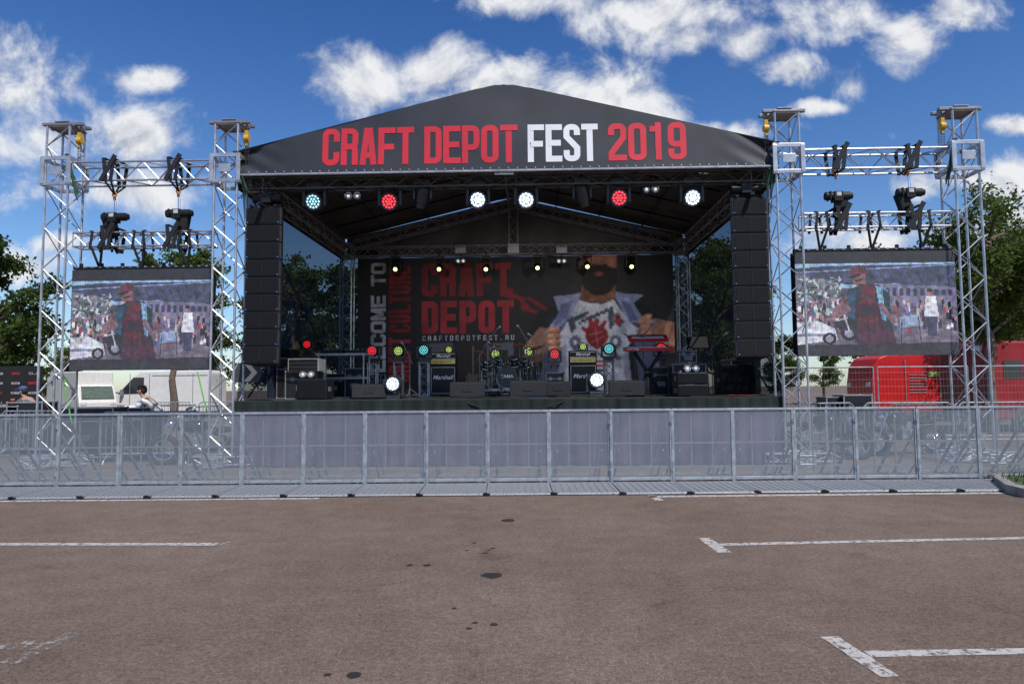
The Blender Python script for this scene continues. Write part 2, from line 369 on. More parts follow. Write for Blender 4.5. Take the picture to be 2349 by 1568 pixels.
def worn(name,col,thr,al=1.,w=.1):
    m=bpy.data.materials.new(name); m.use_nodes=True; n=m.node_tree.nodes;l=m.node_tree.links;p=n['Principled BSDF']
    tc=n.new('ShaderNodeTexCoord'); z=n.new('ShaderNodeTexNoise'); z.inputs['Scale'].default_value=14; z.inputs['Detail'].default_value=9; z.inputs['Roughness'].default_value=.75; l.new(tc.outputs['Object'],z.inputs['Vector'])
    r=n.new('ShaderNodeMapRange'); r.inputs[1].default_value=thr; r.inputs[2].default_value=thr+w; r.inputs[4].default_value=al; l.new(z.outputs[0],r.inputs[0])
    p.inputs['Base Color'].default_value=col; p.inputs['Roughness'].default_value=.8; l.new(r.outputs[0],p.inputs['Alpha']); return m
PAINT=worn('road_paint',(.5,.47,.43,1),.4); PAINTW=worn('road_paint_worn',(.36,.34,.31,1),.5); STAIN=worn('oil_stain',(.025,.022,.02,1),.22,.8)
DUST=worn('dust_patch',(.34,.27,.19,1),.4,.4,.3)
g=MB(); g.add([(-400,-60,0),(400,-60,0),(400,600,0),(-400,600,0)],[[0,1,2,3]],0)
o=g.obj('ground',ASPH); o['kind']='structure'
g=MB()
def strip(a,b,w,mi=0):
    a=Vector(G(*a));b=Vector(G(*b));d=(b-a).normalized();nn=Vector((-d.y,d.x))*w/2;N=14;vs=[]
    for i in range(N+1):
        c=a.lerp(b,i/N); j=random.uniform(.86,1.08)
        vs+=[(*(c+nn*j),.004),(*(c-nn*j),.004)]
    g.add(vs,[[2*i,2*i+1,2*i+3,2*i+2] for i in range(N)],mi)
strip((-120,1248),(500,1248),.12); strip((500,1250),(560,1238),.1,1); strip((495,1262),(530,1256),.08,1)
strip((-60,1150),(732,1143),.12); strip((1490,1139),(2330,1130),.14); strip((1494,1136),(1514,1148),.12)
strip((1650,1249),(2480,1231),.1); strip((1615,1234),(1662,1267),.13)
strip((1990,1500),(2520,1490),.1); strip((1902,1460),(2042,1552),.115)
strip((-40,1488),(85,1476),.14,1); strip((15,1522),(175,1450),.12,1)
o=g.obj('road_marking',[PAINT,PAINTW]); o['kind']='structure'
g=MB()
for (x,y,r) in [(1166,1193,17),(1128,1319,24),(812,1548,18),(752,1547,9),(980,1296,10),(940,1296,8),(1133,1432,10),(1090,1428,7),(1076,1441,7),(1042,1395,6),(1113,1268,7),(1130,1257,6),(1088,1245,5),(1072,1262,5),(1120,1262,4),(826,1409,3),(1280,1190,4)]:
    X,Y=G(x,y); R=r*Y/FX; k=14
    vs=[(X+R*math.cos(6.283*i/k)*random.uniform(.82,1.1),Y+R*math.sin(6.283*i/k)*random.uniform(.82,1.1),.003) for i in range(k)]
    g.add(vs,[list(range(k))])
for (x,y,r,s) in [(1540,1208,60,.5),(790,1370,36,1.2),(1050,1175,50,.5),(1560,1330,30,.3)]:
    X,Y=G(x,y); R=r*Y/FX; k=18
    g.add([(X+R*math.cos(6.283*i/k)*random.uniform(.7,1.1),Y+R*s*math.sin(6.283*i/k)*random.uniform(.7,1.1),.002) for i in range(k)],[list(range(k))],1)
o=g.obj('ground_stain',[STAIN,DUST]); o['kind']='structure'
def island():
    r=thing('kerbed_island','low concrete kerbed island with grass beside the barrier','kerb',(0,0,0),stage=False)
    out=[(7.15,9.25),(7.0,9.5),(7.05,9.9),(7.45,10.7),(8.2,11.6),(14,13.5),(14,8.6),(8.2,8.7),(7.5,8.95)]
    c=Vector((9.5,10.4)); inn=[tuple(c+(Vector(p)-c)*.93) for p in out]
    k=MB(); n=len(out)
    vs=[(*p,0) for p in out]+[(*p,.13) for p in out]+[(*p,.13) for p in inn]+[(*p,.05) for p in inn]
    fs=[]
    for a in range(3):
        for i in range(n): fs.append([a*n+i,a*n+(i+1)%n,(a+1)*n+(i+1)%n,(a+1)*n+i])
    k.add(vs,fs); k.obj('kerb',CONC,r)
    k=MB(); k.add([(*p,.1) for p in inn],[list(range(n))]); 
    for i in range(2500):
        x=random.uniform(7,12);y=random.uniform(8.8,12)
        if not (abs(x-9.8)<2.4 and abs(y-10.2)<1.0):continue
        h=random.uniform(.04,.1);a=random.uniform(0,3);dx,dy=.012*math.cos(a),.012*math.sin(a)
        k.add([(x-dx,y-dy,.1),(x+dx,y+dy,.1),(x+dy*2,y+dx*2,.1+h)],[[0,1,2]])
    k.obj('grass',M('grass',(.05,.08,.025),.9,0,.4,4),r)
island()
# =====================================================================================
# TREES
def leafmat(name,c1,c2):
    m=bpy.data.materials.new(name); m.use_nodes=True; n=m.node_tree.nodes;l=m.node_tree.links; n.remove(n['Principled BSDF'])
    out=n['Material Output']; tc=n.new('ShaderNodeTexCoord'); z=n.new('ShaderNodeTexNoise'); z.inputs['Scale'].default_value=2.2; z.inputs['Detail'].default_value=8; z.inputs['Roughness'].default_value=.8
    l.new(tc.outputs['Object'],z.inputs['Vector']); r=n.new('ShaderNodeValToRGB'); r.color_ramp.elements[0].position=.35; r.color_ramp.elements[1].position=.68
    r.color_ramp.elements[0].color=(*c1,1); r.color_ramp.elements[1].color=(*c2,1); l.new(z.outputs[0],r.inputs[0])
    d=n.new('ShaderNodeBsdfDiffuse'); t=n.new('ShaderNodeBsdfTranslucent'); x=n.new('ShaderNodeMixShader'); x.inputs[0].default_value=.35
    l.new(r.outputs[0],d.inputs[0]); l.new(r.outputs[0],t.inputs[0]); l.new(d.outputs[0],x.inputs[1]); l.new(t.outputs[0],x.inputs[2]); l.new(x.outputs[0],out.inputs[0]); return m
LEAF=leafmat('foliage',(.05,.085,.02),(.19,.24,.065)); LEAFD=leafmat('foliage_dark',(.032,.058,.018),(.11,.155,.042))
BARK=M('bark',(.16,.12,.09),.9,0,.35,12,bump=.5)
def quads(name,V,mat,parent):
    nq=len(V)//4; me=bpy.data.meshes.new(name); me.vertices.add(len(V)); me.vertices.foreach_set('co',V.ravel()); me.loops.add(len(V)); me.loops.foreach_set('vertex_index',np.arange(len(V)))
    me.polygons.add(nq); me.polygons.foreach_set('loop_start',np.arange(nq)*4); me.update(calc_edges=True); me.materials.append(mat)
    o=bpy.data.objects.new(name,me); COL.objects.link(o); o.parent=parent; return o
def tree(seed,loc,h,rw,base,leaf,nl=14000,ls=.11,droop=0.,sp=.42):
    rs=np.random.RandomState(seed); rr=random.Random(seed)
    r=thing('tree','leafy green deciduous tree standing behind the stage area','tree',loc,group='trees around the festival ground',stage=False)
    t=MB(); R=.035*h*.6
    pts=[Vector((0,0,0))]; 
    for i in range(1,8): pts.append(Vector((rr.uniform(-.12,.12)*i*.3,rr.uniform(-.12,.12)*i*.3,h*.85*i/7)))
    for i in range(7): t.tube(pts[i],pts[i+1],R*(1-i/7.6),8,r2=R*(1-(i+1)/7.6))
    ends=[]
    for b in range(30):
        k=rr.uniform(base/h/.85,.97); s=pts[min(6,int(k*7))].lerp(pts[min(7,int(k*7)+1)],k*7-int(k*7))
        a=rr.uniform(0,6.28); zr=(s.z-base)/(h-base); ln=rw*(.55+.55*math.sin(math.pi*min(1,max(.12,zr+.12))))*rr.uniform(.5,1.05)
        d=Vector((math.cos(a),math.sin(a),rr.uniform(.35,.9))); e=s+d*ln*.55; e2=e+Vector((d.x,d.y,d.z*(.4-droop)))*ln*.5
        t.tube(s,e,R*.35,5,r2=R*.2); t.tube(e,e2,R*.2,4,r2=R*.06); ends+=[e,e2,e.lerp(e2,.5)]
        for q in range(3):
            a2=a+rr.uniform(-1,1); e3=e+Vector((math.cos(a2),math.sin(a2),rr.uniform(-.1,.8)))*ln*.4; t.tube(e,e3,R*.12,4,r2=R*.04); ends.append(e3)
    for k in range(5): ends.append(pts[7]+Vector((rr.uniform(-.3,.3),rr.uniform(-.3,.3),rr.uniform(-.1,.15*h))))
    t.obj('trunk',BARK,r,smooth=True)
    E=np.array([tuple(e) for e in ends]); n=nl; idx=rs.randint(0,len(E),n); cs=rs.uniform(.5,1.3,len(E))[idx][:,None]
    c=E[idx]+rs.normal(0,1,(n,3))*cs*np.array([.3,.3,.2])*rw*sp
    c[:,2]-=droop*np.abs(rs.normal(0,.5,n)); c[:,2]=np.maximum(c[:,2],base*.75+rs.uniform(0,.7,n))
    a=rs.normal(0,1,(n,3)); a/=np.linalg.norm(a,axis=1)[:,None]; b=np.cross(a,rs.normal(0,1,(n,3))); b/=np.linalg.norm(b,axis=1)[:,None]
    s=(ls*rs.uniform(.6,1.3,n))[:,None]; V=np.stack([c-a*s,c+b*s*.6,c+a*s,c-b*s*.6],1).reshape(-1,3)
    quads('crown',V,leaf,r); return r
T1=tree(1,(-22.2,29,0),8.6,2.4,1.5,LEAFD,17000,.11); 
T2=tree(2,(-14.6,29.5,0),8.4,1.7,3.4,LEAF,10000,.1)
T3=tree(3,(14.35,20.5,0),7.7,1.6,3.0,LEAF,17000,.065,.5,.4); T3['label']='tall airy tree with sunlit yellow green leaves behind the fence'
T4=tree(4,(19.5,36,0),9.2,2.0,2.,LEAF,10000,.11)
def tcopy(src,x,y,s,rz,lab=None):
    c=dup(src,(x,y,0),rz,sc=s); c['label']=lab or 'green deciduous tree in the row behind the site'; return c
tcopy(T4,-11.5,36,.98,2.);tcopy(T1,-8.6,37,.98,1.);tcopy(T1,-13.4,40,1.,3.);tcopy(T4,9.9,33,1.,4.);tcopy(T2,12.4,38,1.05,3.);tcopy(T1,11.6,41,1.2,2.2)
tcopy(T3,22.5,31,1.2,2.5,'tall airy tree beside the red truck');tcopy(T1,-27,33,1.05,1.2);tcopy(T3,19.6,27.5,1.1,4.1,'airy tree with drooping sunlit branches')
x=-48
k=0
while x<52:
    k+=1; s=random.uniform(.6,.85); tcopy([T4,T1,T4][k%3],x,50+random.uniform(-4,6),s,random.uniform(0,6)); x+=random.uniform(3.6,5.2)
# =====================================================================================
# CROWD BARRIER
def meshmat(name,col,al,scale=60):
    m=bpy.data.materials.new(name); m.use_nodes=True; n=m.node_tree.nodes;l=m.node_tree.links;p=n['Principled BSDF']
    tc=n.new('ShaderNodeTexCoord'); z=n.new('ShaderNodeTexNoise'); z.inputs['Scale'].default_value=2.5; z.inputs['Detail'].default_value=3; l.new(tc.outputs['Object'],z.inputs['Vector'])
    wx=n.new('ShaderNodeTexWave'); wx.inputs['Scale'].default_value=scale; wx.bands_direction='X'; l.new(tc.outputs['Object'],wx.inputs['Vector'])
    wz=n.new('ShaderNodeTexWave'); wz.inputs['Scale'].default_value=scale; wz.bands_direction='Z'; l.new(tc.outputs['Object'],wz.inputs['Vector'])
    a=n.new('ShaderNodeMath'); a.operation='ADD'; l.new(wx.outputs['Fac'],a.inputs[0]); l.new(wz.outputs['Fac'],a.inputs[1])
    r=n.new('ShaderNodeMapRange'); r.inputs[1].default_value=0; r.inputs[2].default_value=2; r.inputs[3].default_value=al-.2; r.inputs[4].default_value=al+.2; l.new(a.outputs[0],r.inputs[0])
    b=n.new('ShaderNodeMath'); b.operation='MULTIPLY_ADD'; l.new(z.outputs[0],b.inputs[0]); b.inputs[1].default_value=.25; l.new(r.outputs[0],b.inputs[2])
    s=n.new('ShaderNodeMath'); s.operation='SUBTRACT'; l.new(b.outputs[0],s.inputs[0]); s.inputs[1].default_value=.125; s.use_clamp=True
    l.new(s.outputs[0],p.inputs['Alpha']); p.inputs['Base Color'].default_value=(*col,1); p.inputs['Roughness'].default_value=.6; p.inputs['Metallic'].default_value=.2
    return m
INF=meshmat('perforated_steel',(.29,.33,.37),.47,22)
TREAD=M('tread_plate',(.33,.34,.36),.5,.4,.35,45,bump=.8)
bx0=G(1120,1110)[0]; PY=11.05; PW=.985
def barrier(plate):
    r=thing('crowd_barrier','grey galvanised steel crowd barrier panel with perforated mesh front','barrier',(0,0,0),group='crowd barriers in front of the stage',stage=False)
    f=MB(); w=PW/2-.012
    for sx in(-1,1): f.box((sx*w,0,.62),(.045,.05,1.16))
    f.box((0,0,1.19),(PW-.01,.06,.035)); f.box((0,0,.1),(PW-.06,.04,.05)); f.box((0,.0,.025),(PW-.02,.05,.05))
    f.obj('frame',STEEL,r,bevel=.004)
    f=MB(); f.add([(-w,-.012,.12),(w,-.012,.12),(w,-.012,1.175),(-w,-.012,1.175)],[[0,1,2,3]]); f.obj('mesh_infill',INF,r)
    f=MB()
    for z in(.28,.66): f.box((0,.02,z),(PW-.07,.02,.025))
    for x in(-.17,.17): f.box((x,.035,.62),(.02,.02,1.1))
    f.obj('crossbar',STEEL,r)
    for sx in(-.36,.36):
        f=MB(); f.tube((sx,.03,1.1),(sx,.95,.06),.022,8); f.tube((sx,.03,.05),(sx,1.0,.05),.02,8); f.tube((sx,.03,.55),(sx,.5,.08),.014,6); f.obj('brace',STEEL,r)
    f=MB(); f.box((0,1.0,.05),(PW-.1,.04,.04)); f.obj('foot_rail',STEEL,r)
    if plate:
        f=MB(); f.prism([(-1.01,.012),(-.98,.035),(-.03,.05),(-.03,.012)],-PW/2+.008,PW/2-.008,0,'x')
        for i in range(9): f.box((-PW/2+.06+i*.108,-.52,.046),(.012,.9,.006),R=RX(rad(.85)))
        f.obj('base_plate',TREAD,r)
        f=MB(); f.box((-PW/2,-1.01,.025),(.06,.04,.045)); f.box((-PW/2+.04,-1.005,.02),(.06,.05,.03)); f.obj('latch',BLK,r)
    for z in(.25,1.0):
        f=MB(); f.tube((-PW/2,-.03,z-.04),(-PW/2,-.03,z+.04),.014,8); f.box((-PW/2,-.028,z),(.06,.012,.03)); f.obj('hinge',STEEL,r)
    return r
A=barrier(True); Bn=barrier(False); A.location=(bx0+PW*.5,PY,0)
for k in range(-9,10):
    x=bx0+PW*(k+.5)
    if k==0: continue
    if x<7.3: c=dup(A,(x,PY+random.uniform(-.018,.018),0),random.uniform(-.009,.009))
    elif k==8: Bn.location=(x,PY,0)
    else: dup(Bn,(x,PY,0))
# =====================================================================================
# TOWERS
TI,TO=5.78,9.35
def tower(sx,x,top,lab,group='truss towers of the stage'):
    r=thing('truss_tower',lab,'truss tower',(XC+x,14,0),group=group)
    m=MB(); m.truss((0,0,.22),(0,0,top),.48,.48,.025,.012,.42); m.obj('mast',ALU,r,smooth=True)
    f=MB(); f.truss((-.65,0,.14),(.65,0,.14),.5,.16,.02,.01,.3); f.truss((0,-.7,.14),(0,-.26,.14),.3,.16,.02,.01,.25); f.truss((0,.26,.14),(0,.8,.14),.3,.16,.02,.01,.25)
    for a in((-.6,.2),(.6,.2),(-.6,-.2),(.6,-.2),(0,-.65),(0,.75)):
        f.tube((*a,0),(*a,.2),.02); f.tube((*a,0),(*a,.012),.08,12)
    f.obj('base',ALU,r)
    f=MB()
    for dz in(-.27,.27):
        for sy in(-.29,.29): f.box((0,sy,6.15+dz),(.64,.03,.08))
        for s2 in(-.3,.3): f.box((s2,0,6.15+dz),(.03,.55,.08))
    for a in(-.28,.28):
        for b in(-.3,.3): f.box((a,b,6.15),(.09,.035,.56)); f.tube((a*.9,b*.8,5.86),(a*.9,b*.8,6.44),.03,8)
    f.box((0,-.31,6.15),(.26,.02,.18)); f.obj('sleeve_block',ALU,r,bevel=.005)
    f=MB(); f.box((0,0,top+.03),(.54,.54,.04)); f.box((0,-.1,top+.085),(.86,.09,.06)); f.box((0,.14,top+.085),(.86,.09,.06)); f.box((0,0,top+.13),(.3,.34,.02))
    f.tube((.34*-sx,.02,top-.02),(.34*-sx,.02,top+.12),.05,10)
    f.obj('head_plate',ALUD,r,bevel=.005)
    hx=-sx*.38
    f=MB(); f.tube((hx-.05,-.12,top-.28),(hx+.05,-.12,top-.28),.078,12); f.box((hx,-.12,top-.16),(.07,.07,.1)); f.box((hx,-.12,top-.4),(.05,.05,.07)); f.obj('hoist_block',YEL,r,smooth=True)
    f=MB()
    for dx in(-.025,.03):
        z=top-.4
        while z>6.35: f.torus((hx+dx,-.12,z),.018,.006,(1,0,0) if int(z*30)%2 else (0,1,0),0,6,4); z-=.055
    f.obj('chain',M('chain_steel',(.1,.1,.09),.5,.6),r)
    f=MB()
    for i in range(6):
        a=Vector((hx*.6,-.3,6.45)); f.tube(a+Vector((random.uniform(-.06,.06),0,.05)),(hx+random.uniform(-.05,.05),-.2+random.uniform(0,.1),5.75-random.uniform(0,.2)),.014)
    f.obj('rope',M('green_rope',(.03,.09,.05),.9),r)
    return r
tower(-1,-TO,7.12,'silver aluminium truss tower holding the video screen wing')
tower(-1,-TI,7.1,'silver aluminium truss tower beside the stage roof')
tower(1,TI,7.12,'silver aluminium truss tower beside the stage roof')
tower(1,TO,7.1,'silver aluminium truss tower holding the video screen wing')
for sx in(-1,1):
    r=thing('rear_truss_column','aluminium truss column at the rear of the stage','truss column',(XC+sx*5.45,22,0),group='rear stage columns')
    m=MB(); m.truss((0,0,.1),(0,0,6.2),.36,.36,.024,.012,.35); m.obj('mast',ALU,r)
    m=MB(); m.box((0,0,.05),(.7,.7,.1)); m.obj('base',ALU,r); m=MB(); m.box((0,0,6.25),(.45,.45,.1)); m.box((0,0,5.85),(.44,.44,.06)); m.obj('head_plate',ALU,r)
# wings
SLB=M('black_sling',(.015,.015,.017),.8,0,.3,10)
def hoist(x,z,y,bx,lab='black electric chain hoist with chain bag hanging on a sling'):
    r=thing('chain_hoist',lab,'chain hoist',(x,y,z),group='chain hoists on the wings')
    m=MB(); m.box((0,0,0),(.18,.2,.2)); m.tube((-.24,0,.02),(.26,0,.02),.085,14); m.tube((.25,0,.02),(.31,0,.02),.065,14); m.box((-.16,0,.02),(.03,.2,.17)); m.box((.0,-.105,.04),(.1,.01,.08),1); m.obj('motor',[BLK,M('label_white',(.5,.5,.5))],r,bevel=.01,smooth=True)
    m=MB(); m.prism([(-.12,0),(.12,0),(.14,-.42),(-.09,-.46)],-.09,.09); b=m.obj('chain_bag',BLK2,r,(bx,.05,.02),bevel=.03); b.rotation_euler=(0,rad(12 if bx>0 else -14),0)
    m=MB(); m.torus((0,0,-.2),.04,.013,(0,1,0)); m.tube((0,0,-.1),(0,0,-.16),.025); m.torus((0,0,.5),.045,.014,(0,1,0)); m.tube((0,0,.38),(0,0,.46),.03); m.obj('hook',M('orange_paint',(.6,.2,.03),.5),r,smooth=True)
    m=MB(); m.tube((0,0,.1),(0,0,.4),.01); m.tube((.04,0,.1),(.04,0,.35),.006); m.obj('chain',CHROME,r)
    return r
def sling(x,z,y,lo,w=.22,lab='black round sling looped over the truss beam'):
    r=thing('sling',lab,'sling',(x,y,z),group='slings on the truss beams')
    m=MB()
    for s in(-1,1):
        for sy in(-.24,.24): m.box((s*w*.35,sy,.02),(.07,.02,.5),R=RY(s*.12))
        m.box((s*w*.42,0,.265),(.07,.5,.02)); m.tube((s*w*.3,-.24,-.22),(0,-.0,-lo),.02,6); m.tube((s*w*.3,.24,-.22),(0,0,-lo),.02,6)
    m.box((.0,-.26,.05),(.09,.02,.62),R=RY(.5)); m.obj('strap',SLB,r); return r
def wing(sx,zl,hoists,straps):
    a,b=XC+sx*(TI+.3),XC+sx*(TO-.3)
    r=thing('wing_truss_beam','horizontal aluminium truss beam between two towers','truss beam',((a+b)/2,14,6.15),group='wing truss beams')
    m=MB(); h=abs(b-a)/2; m.truss((-h,0,0),(h,0,0),.4,.4,.025,.012,.38); m.obj('beam',ALU,r,smooth=True)
    r=thing('hanging_truss','small aluminium truss hanging on hoists above the video screen','truss',((a+b)/2,14,zl),group='hanging screen trusses')
    m=MB(); m.truss((-h+.02,0,0),(h-.02,0,0),.29,.29,.022,.01,.3); m.obj('beam',ALU,r,smooth=True)
    for (hx,hy) in hoists:
        X,Z=L(hx,hy,14.); hoist(X,Z,14.,.12 if (hx%2==0) else -.15); sling(X,6.15,14,6.15-Z-.5)
        sling(X,zl,14,.1,.2)
    for q in straps:
        X,_=L(q,560,14.); r=thing('lifting_strap','black strap hanging from the small truss to the screen','strap',(X,14,zl),group='screen lifting straps')
        m=MB()
        for s in(-1,1):
            for sy in(-.17,.17): m.box((s*.11,sy,-.02),(.05,.015,.38),R=RY(-s*.12)); 
            m.tube((s*.13,-.17,-.1),(0,-.02,-.6),.026,6); m.box((s*.12,0,.175),(.05,.36,.015))
        m.tube((0,0,-.58),(0,0,-.64),.02); m.obj('strap',SLB,r)
wing(-1,4.72,[(261,500),(408,492)],[232,328,432])
wing(1,4.9,[(1920,452),(2085,444)],[1880,1998,2113])
for (a,b) in (((150,852),(162,935)),((458,852),(486,960))):
    xa,za=L(*a,14.0); xb,zb=L(*b,14.1); r=thing('ratchet_strap','bright green ratchet strap hanging below the video screen','strap',(xa,13.9,za),group='green ratchet straps')
    m=MB(); m.tube((0,0,0),(xb-xa,.3,zb-za-.5),.014,5); m.obj('strap',M('neon_green',(.2,.7,.08),.6),r)
# LED screens
pp=Paint(163,487,618,850,210,150,(92,88,106))
pp.poly([(163,640),(487,640),(487,700),(163,700)],(150,190,232))
pp.poly([(163,618),(487,618),(487,645),(163,645)],(32,34,44))
pp.poly([(163,655),(230,650),(487,648),(487,660),(360,690),(250,690),(163,668)],(66,72,100))
pp.poly([(300,648),(487,662),(487,700),(420,705),(330,680)],(70,76,106))
for i in range(9): pp.line((310+i*20,655+i*2),(330+i*18,690),2,(44,50,76))
pp.line((163,664),(487,650),2,(140,160,200)); pp.line((250,690),(487,700),2,(40,44,64))
pp.poly([(163,668),(250,685),(250,745),(163,745)],(110,120,132)); 
for i in range(260):
    x=random.uniform(163,258);y=random.uniform(676,775); pp.ell(x,y,random.uniform(1,4.5),random.uniform(1,4.5),random.choice([(186,206,220),(80,102,96),(206,206,230),(56,66,80),(140,110,134)]))
pp.poly([(330,690),(487,700),(487,745),(330,740)],(124,122,156))
pp.poly([(163,770),(487,750),(487,830),(163,830)],(112,104,124))
for x in range(345,487,14): pp.poly([(x,700+(x-345)*.05),(x+8,700+(x-345)*.05),(x+8,718),(x,718)],(60,62,96))
for i in range(120):
    x=random.uniform(165,487);y=random.uniform(724,785); c=random.choice([(150,66,84),(54,54,84),(214,214,232),(90,102,156),(34,38,54),(176,150,160)]); hh=random.uniform(8,24); pp.poly([(x,y),(x+5,y),(x+6,y+hh),(x-1,y+hh)],c); pp.ell(x+2,y-3,2.5,3.5,(160,116,116))
pp.poly([(163,775),(205,772),(240,790),(245,815),(163,825)],(215,218,236)); pp.poly([(163,800),(240,800),(240,806),(163,806)],(130,132,160)); pp.ell(228,812,14,13,(26,26,38)); pp.ell(228,812,8,8,(150,150,170))
pp.ell(268,800,17,17,(36,36,48)); pp.ell(268,800,10,10,(140,140,165)); pp.poly([(235,775),(290,765),(300,790),(250,795)],(48,50,68)); pp.line((255,745),(270,800),3,(200,200,220)); pp.line((250,770),(280,764),3,(180,180,200))
pp.poly([(425,720),(445,720),(450,765),(420,765)],(222,224,240)); pp.ell(434,712,6,8,(165,120,116)); pp.ell(434,707,6,4,(50,40,46)); pp.poly([(423,765),(447,765),(444,808),(426,808)],(64,64,96)); pp.line((420,728),(412,755),5,(190,150,150))
pp.poly([(372,765),(410,760),(415,785),(372,790)],(150,170,210)); pp.line((375,770),(372,825),2,(50,50,60)); pp.line((408,765),(412,822),2,(50,50,60))
pp.poly([(268,705),(300,690),(330,692),(352,712),(350,760),(362,822),(285,825),(272,790),(262,750)],(34,52,58))
pp.poly([(300,692),(325,694),(322,730),(330,785),(290,790),(288,735)],(96,40,52)); pp.poly([(280,735),(330,735),(336,760),(282,765)],(70,34,50)); pp.poly([(283,780),(352,775),(362,825),(288,828)],(76,44,62))
for i in range(6): pp.line((285+i*12,735),(280+i*13,822),3,(52,40,58),.6)
pp.ell(308,750,12,9,(40,44,60)); pp.line((296,715),(330,735),4,(60,60,90))
pp.poly([(325,694),(350,705),(355,780),(335,770)],(120,160,196)); pp.poly([(268,708),(285,702),(280,770),(262,760)],(50,80,110)); pp.poly([(338,700),(352,712),(356,800),(345,790)],(36,60,70))
pp.poly([(262,720),(240,745),(232,760),(245,768),(275,750)],(126,94,104)); pp.line((332,735),(360,780),10,(118,92,104))
pp.ell(293,680,14,18,(132,92,98)); pp.poly([(273,672),(277,656),(292,648),(305,652),(309,668),(290,669)],(96,50,66)); pp.poly([(270,675),(290,667),(298,671),(278,680)],(40,36,52)); pp.line((284,684),(300,681),4,(40,30,44)); pp.ell(297,696,8,6,(60,46,56))
pp.poly([(163,826),(487,822),(487,850),(163,850)],(50,48,60))
pp.lumps(9,.08); pp.lumps(4,.14)
for c in range(3): pp.I[...,c]*=1+.12*np.random.normal(0,1,pp.I.shape[:2])
pp.I[::3]*=.84; pp.I[:,::4]*=.92
LED=colmat('led_picture',.95)
def screen(pxa,pya,pxb,pyb,lab):
    xa,za=L(pxa,pyb,14.); xb,zb=L(pxb,pya,14.)
    x0,x1=xa,xb; w=x1-x0; _,z1=L((pxa+pxb)/2,pya,14); _,z0=L((pxa+pxb)/2,pyb,14)
    r=thing('video_screen',lab,'led screen',((x0+x1)/2,13.95,z0),group='led video screens')
    m=MB(); m.box((0,.07,(z1-z0)/2),(w+.02,.12,z1-z0)); nb=6
    for i in range(nb+1): m.box((-w/2+i*w/nb,.16,(z1-z0)/2),(.04,.06,z1-z0))
    m.obj('cabinet',BLK,r)
    pp.mesh('picture',w,z1-z0-.0,LED,r,(0,.004,0))
    m=MB(); m.box((0,.06,z1-z0+.04),(w,.1,.05)); 
    for i in range(18): m.box((-w/2+.1+i*(w-.2)/17,.0,z1-z0+.05),(.05,.02,.03),1)
    for i in range(7): m.box((-w/2+.15+i*(w-.3)/6,.05,z1-z0+.1),(.06,.04,.08),0)
    m.obj('top_rail',[BLK,ALUD],r)
screen(162,618,487,848,'led video screen showing a man in cap at motorcycle show')
screen(1829,577,2186,815,'led video screen showing a man in cap at motorcycle show')
# =====================================================================================
# ROOF
HB=5.58; ZB=6.03; ZE=6.55; ZA=7.86; yF=13.8; yR=22.4
r=thing('stage_roof','dark grey gabled stage roof with red and white festival lettering','stage roof',(XC,0,0))
def ztop(x):
    k=max(0,abs(x)-.22)/(HB-.22); return ZA+(ZE-ZA)*k
def ysurf(x,z):
    t=(z-ZB)/(ztop(x)-ZB); e=max(0,(abs(x)-4.2)/1.4)
    return yF+.014*math.sin(x*1.3+z*1.7)*math.sin(z*2)+e*e*.045*math.sin(x*9+z*16)+.25*e*e*e*t+.06*t
m=MB(); nx,nzz=120,16; vs=[];fs=[]
for i in range(nx+1):
    x=-HB+2*HB*i/nx
    for j in range(nzz+1):
        z=ZB+(ztop(x)-ZB)*j/nzz; vs.append((x,ysurf(x,z),z))
for i in range(nx):
    for j in range(nzz): a=i*(nzz+1)+j; fs.append([a,a+nzz+1,a+nzz+2,a+1])
m.add(vs,fs); bn=m.obj('front_banner',CLOTHR,r,smooth=True); bn['label']='dark banner with CRAFT DEPOT FEST 2019 lettering'
fn=lambda x,z,dz:Vector((x,ysurf(x,z)-.006-dz,z))
zt0,zt1=6.19,6.99
mr=MB(); off=-XC
for t,a,b,mi in(('CRAFT',737,951,0),('DEPOT',971,1189,0),('FEST',1209,1374,1),('2019',1394,1577,0)):
    word(mr,t,L(a,335,yF)[0]+off,L(b,335,yF)[0]+off,zt0,zt1-zt0,fn,.155,mi,.08)
mr.obj('lettering',[TXR,TXW],bn)
m=MB()
for s in(-1,1):
    NX,NY=10,16; vs=[];fs=[]
    for i in range(NX+1):
        for j in range(NY+1):
            x=s*(.0+(HB+.05)*i/NX); y=yF+.06+(yR-yF)*j/NY; sag=-.05*math.sin(math.pi*((j*4/NY)%1)); vs.append((x,y,ztop(x)+.01+sag*math.sin(math.pi*i/NX)))
    for i in range(NX):
        for j in range(NY): a=i*(NY+1)+j; f=[a,a+NY+1,a+NY+2,a+1]; fs.append(f)
    m.add(vs,fs)
    m.add([(s*(HB+.05),yF+.1,ZE+.01),(s*(HB+.05),yR,ZE+.01),(s*(HB+.07),yR,ZB-.25),(s*(HB+.07),yF+.1,ZB-.25)],[[0,1,2,3]])
m.add([(-HB,yR,ZB-.1),(HB,yR,ZB-.1),(HB,yR,ZE),(0,yR,ZA),(-HB,yR,ZE)],[[0,1,2,3,4]])
m.obj('roof_cover',CLOTHU,r,smooth=True)
TRD=M('shaded_truss',(.42,.42,.44),.45,.4,.2,5); TRK=M('shade_toned_truss',(.13,.13,.14),.5,.4,.2,5)  # darker copies of the aluminium, under-roof shade put into their colour
def tr(a,b,w,name='truss',mat=None,**k):
    m=MB(); m.truss(a,b,w,**k); return m.obj(name,mat or TRD,r)
m=MB(); m.tube((-HB,yF-.03,ZB-.02),(HB,yF-.03,ZB-.02),.026,8); 
for i in range(60): m.box((-HB+.1+i*(2*HB-.2)/59,yF-.05,ZB+.03),(.02,.02,.03))
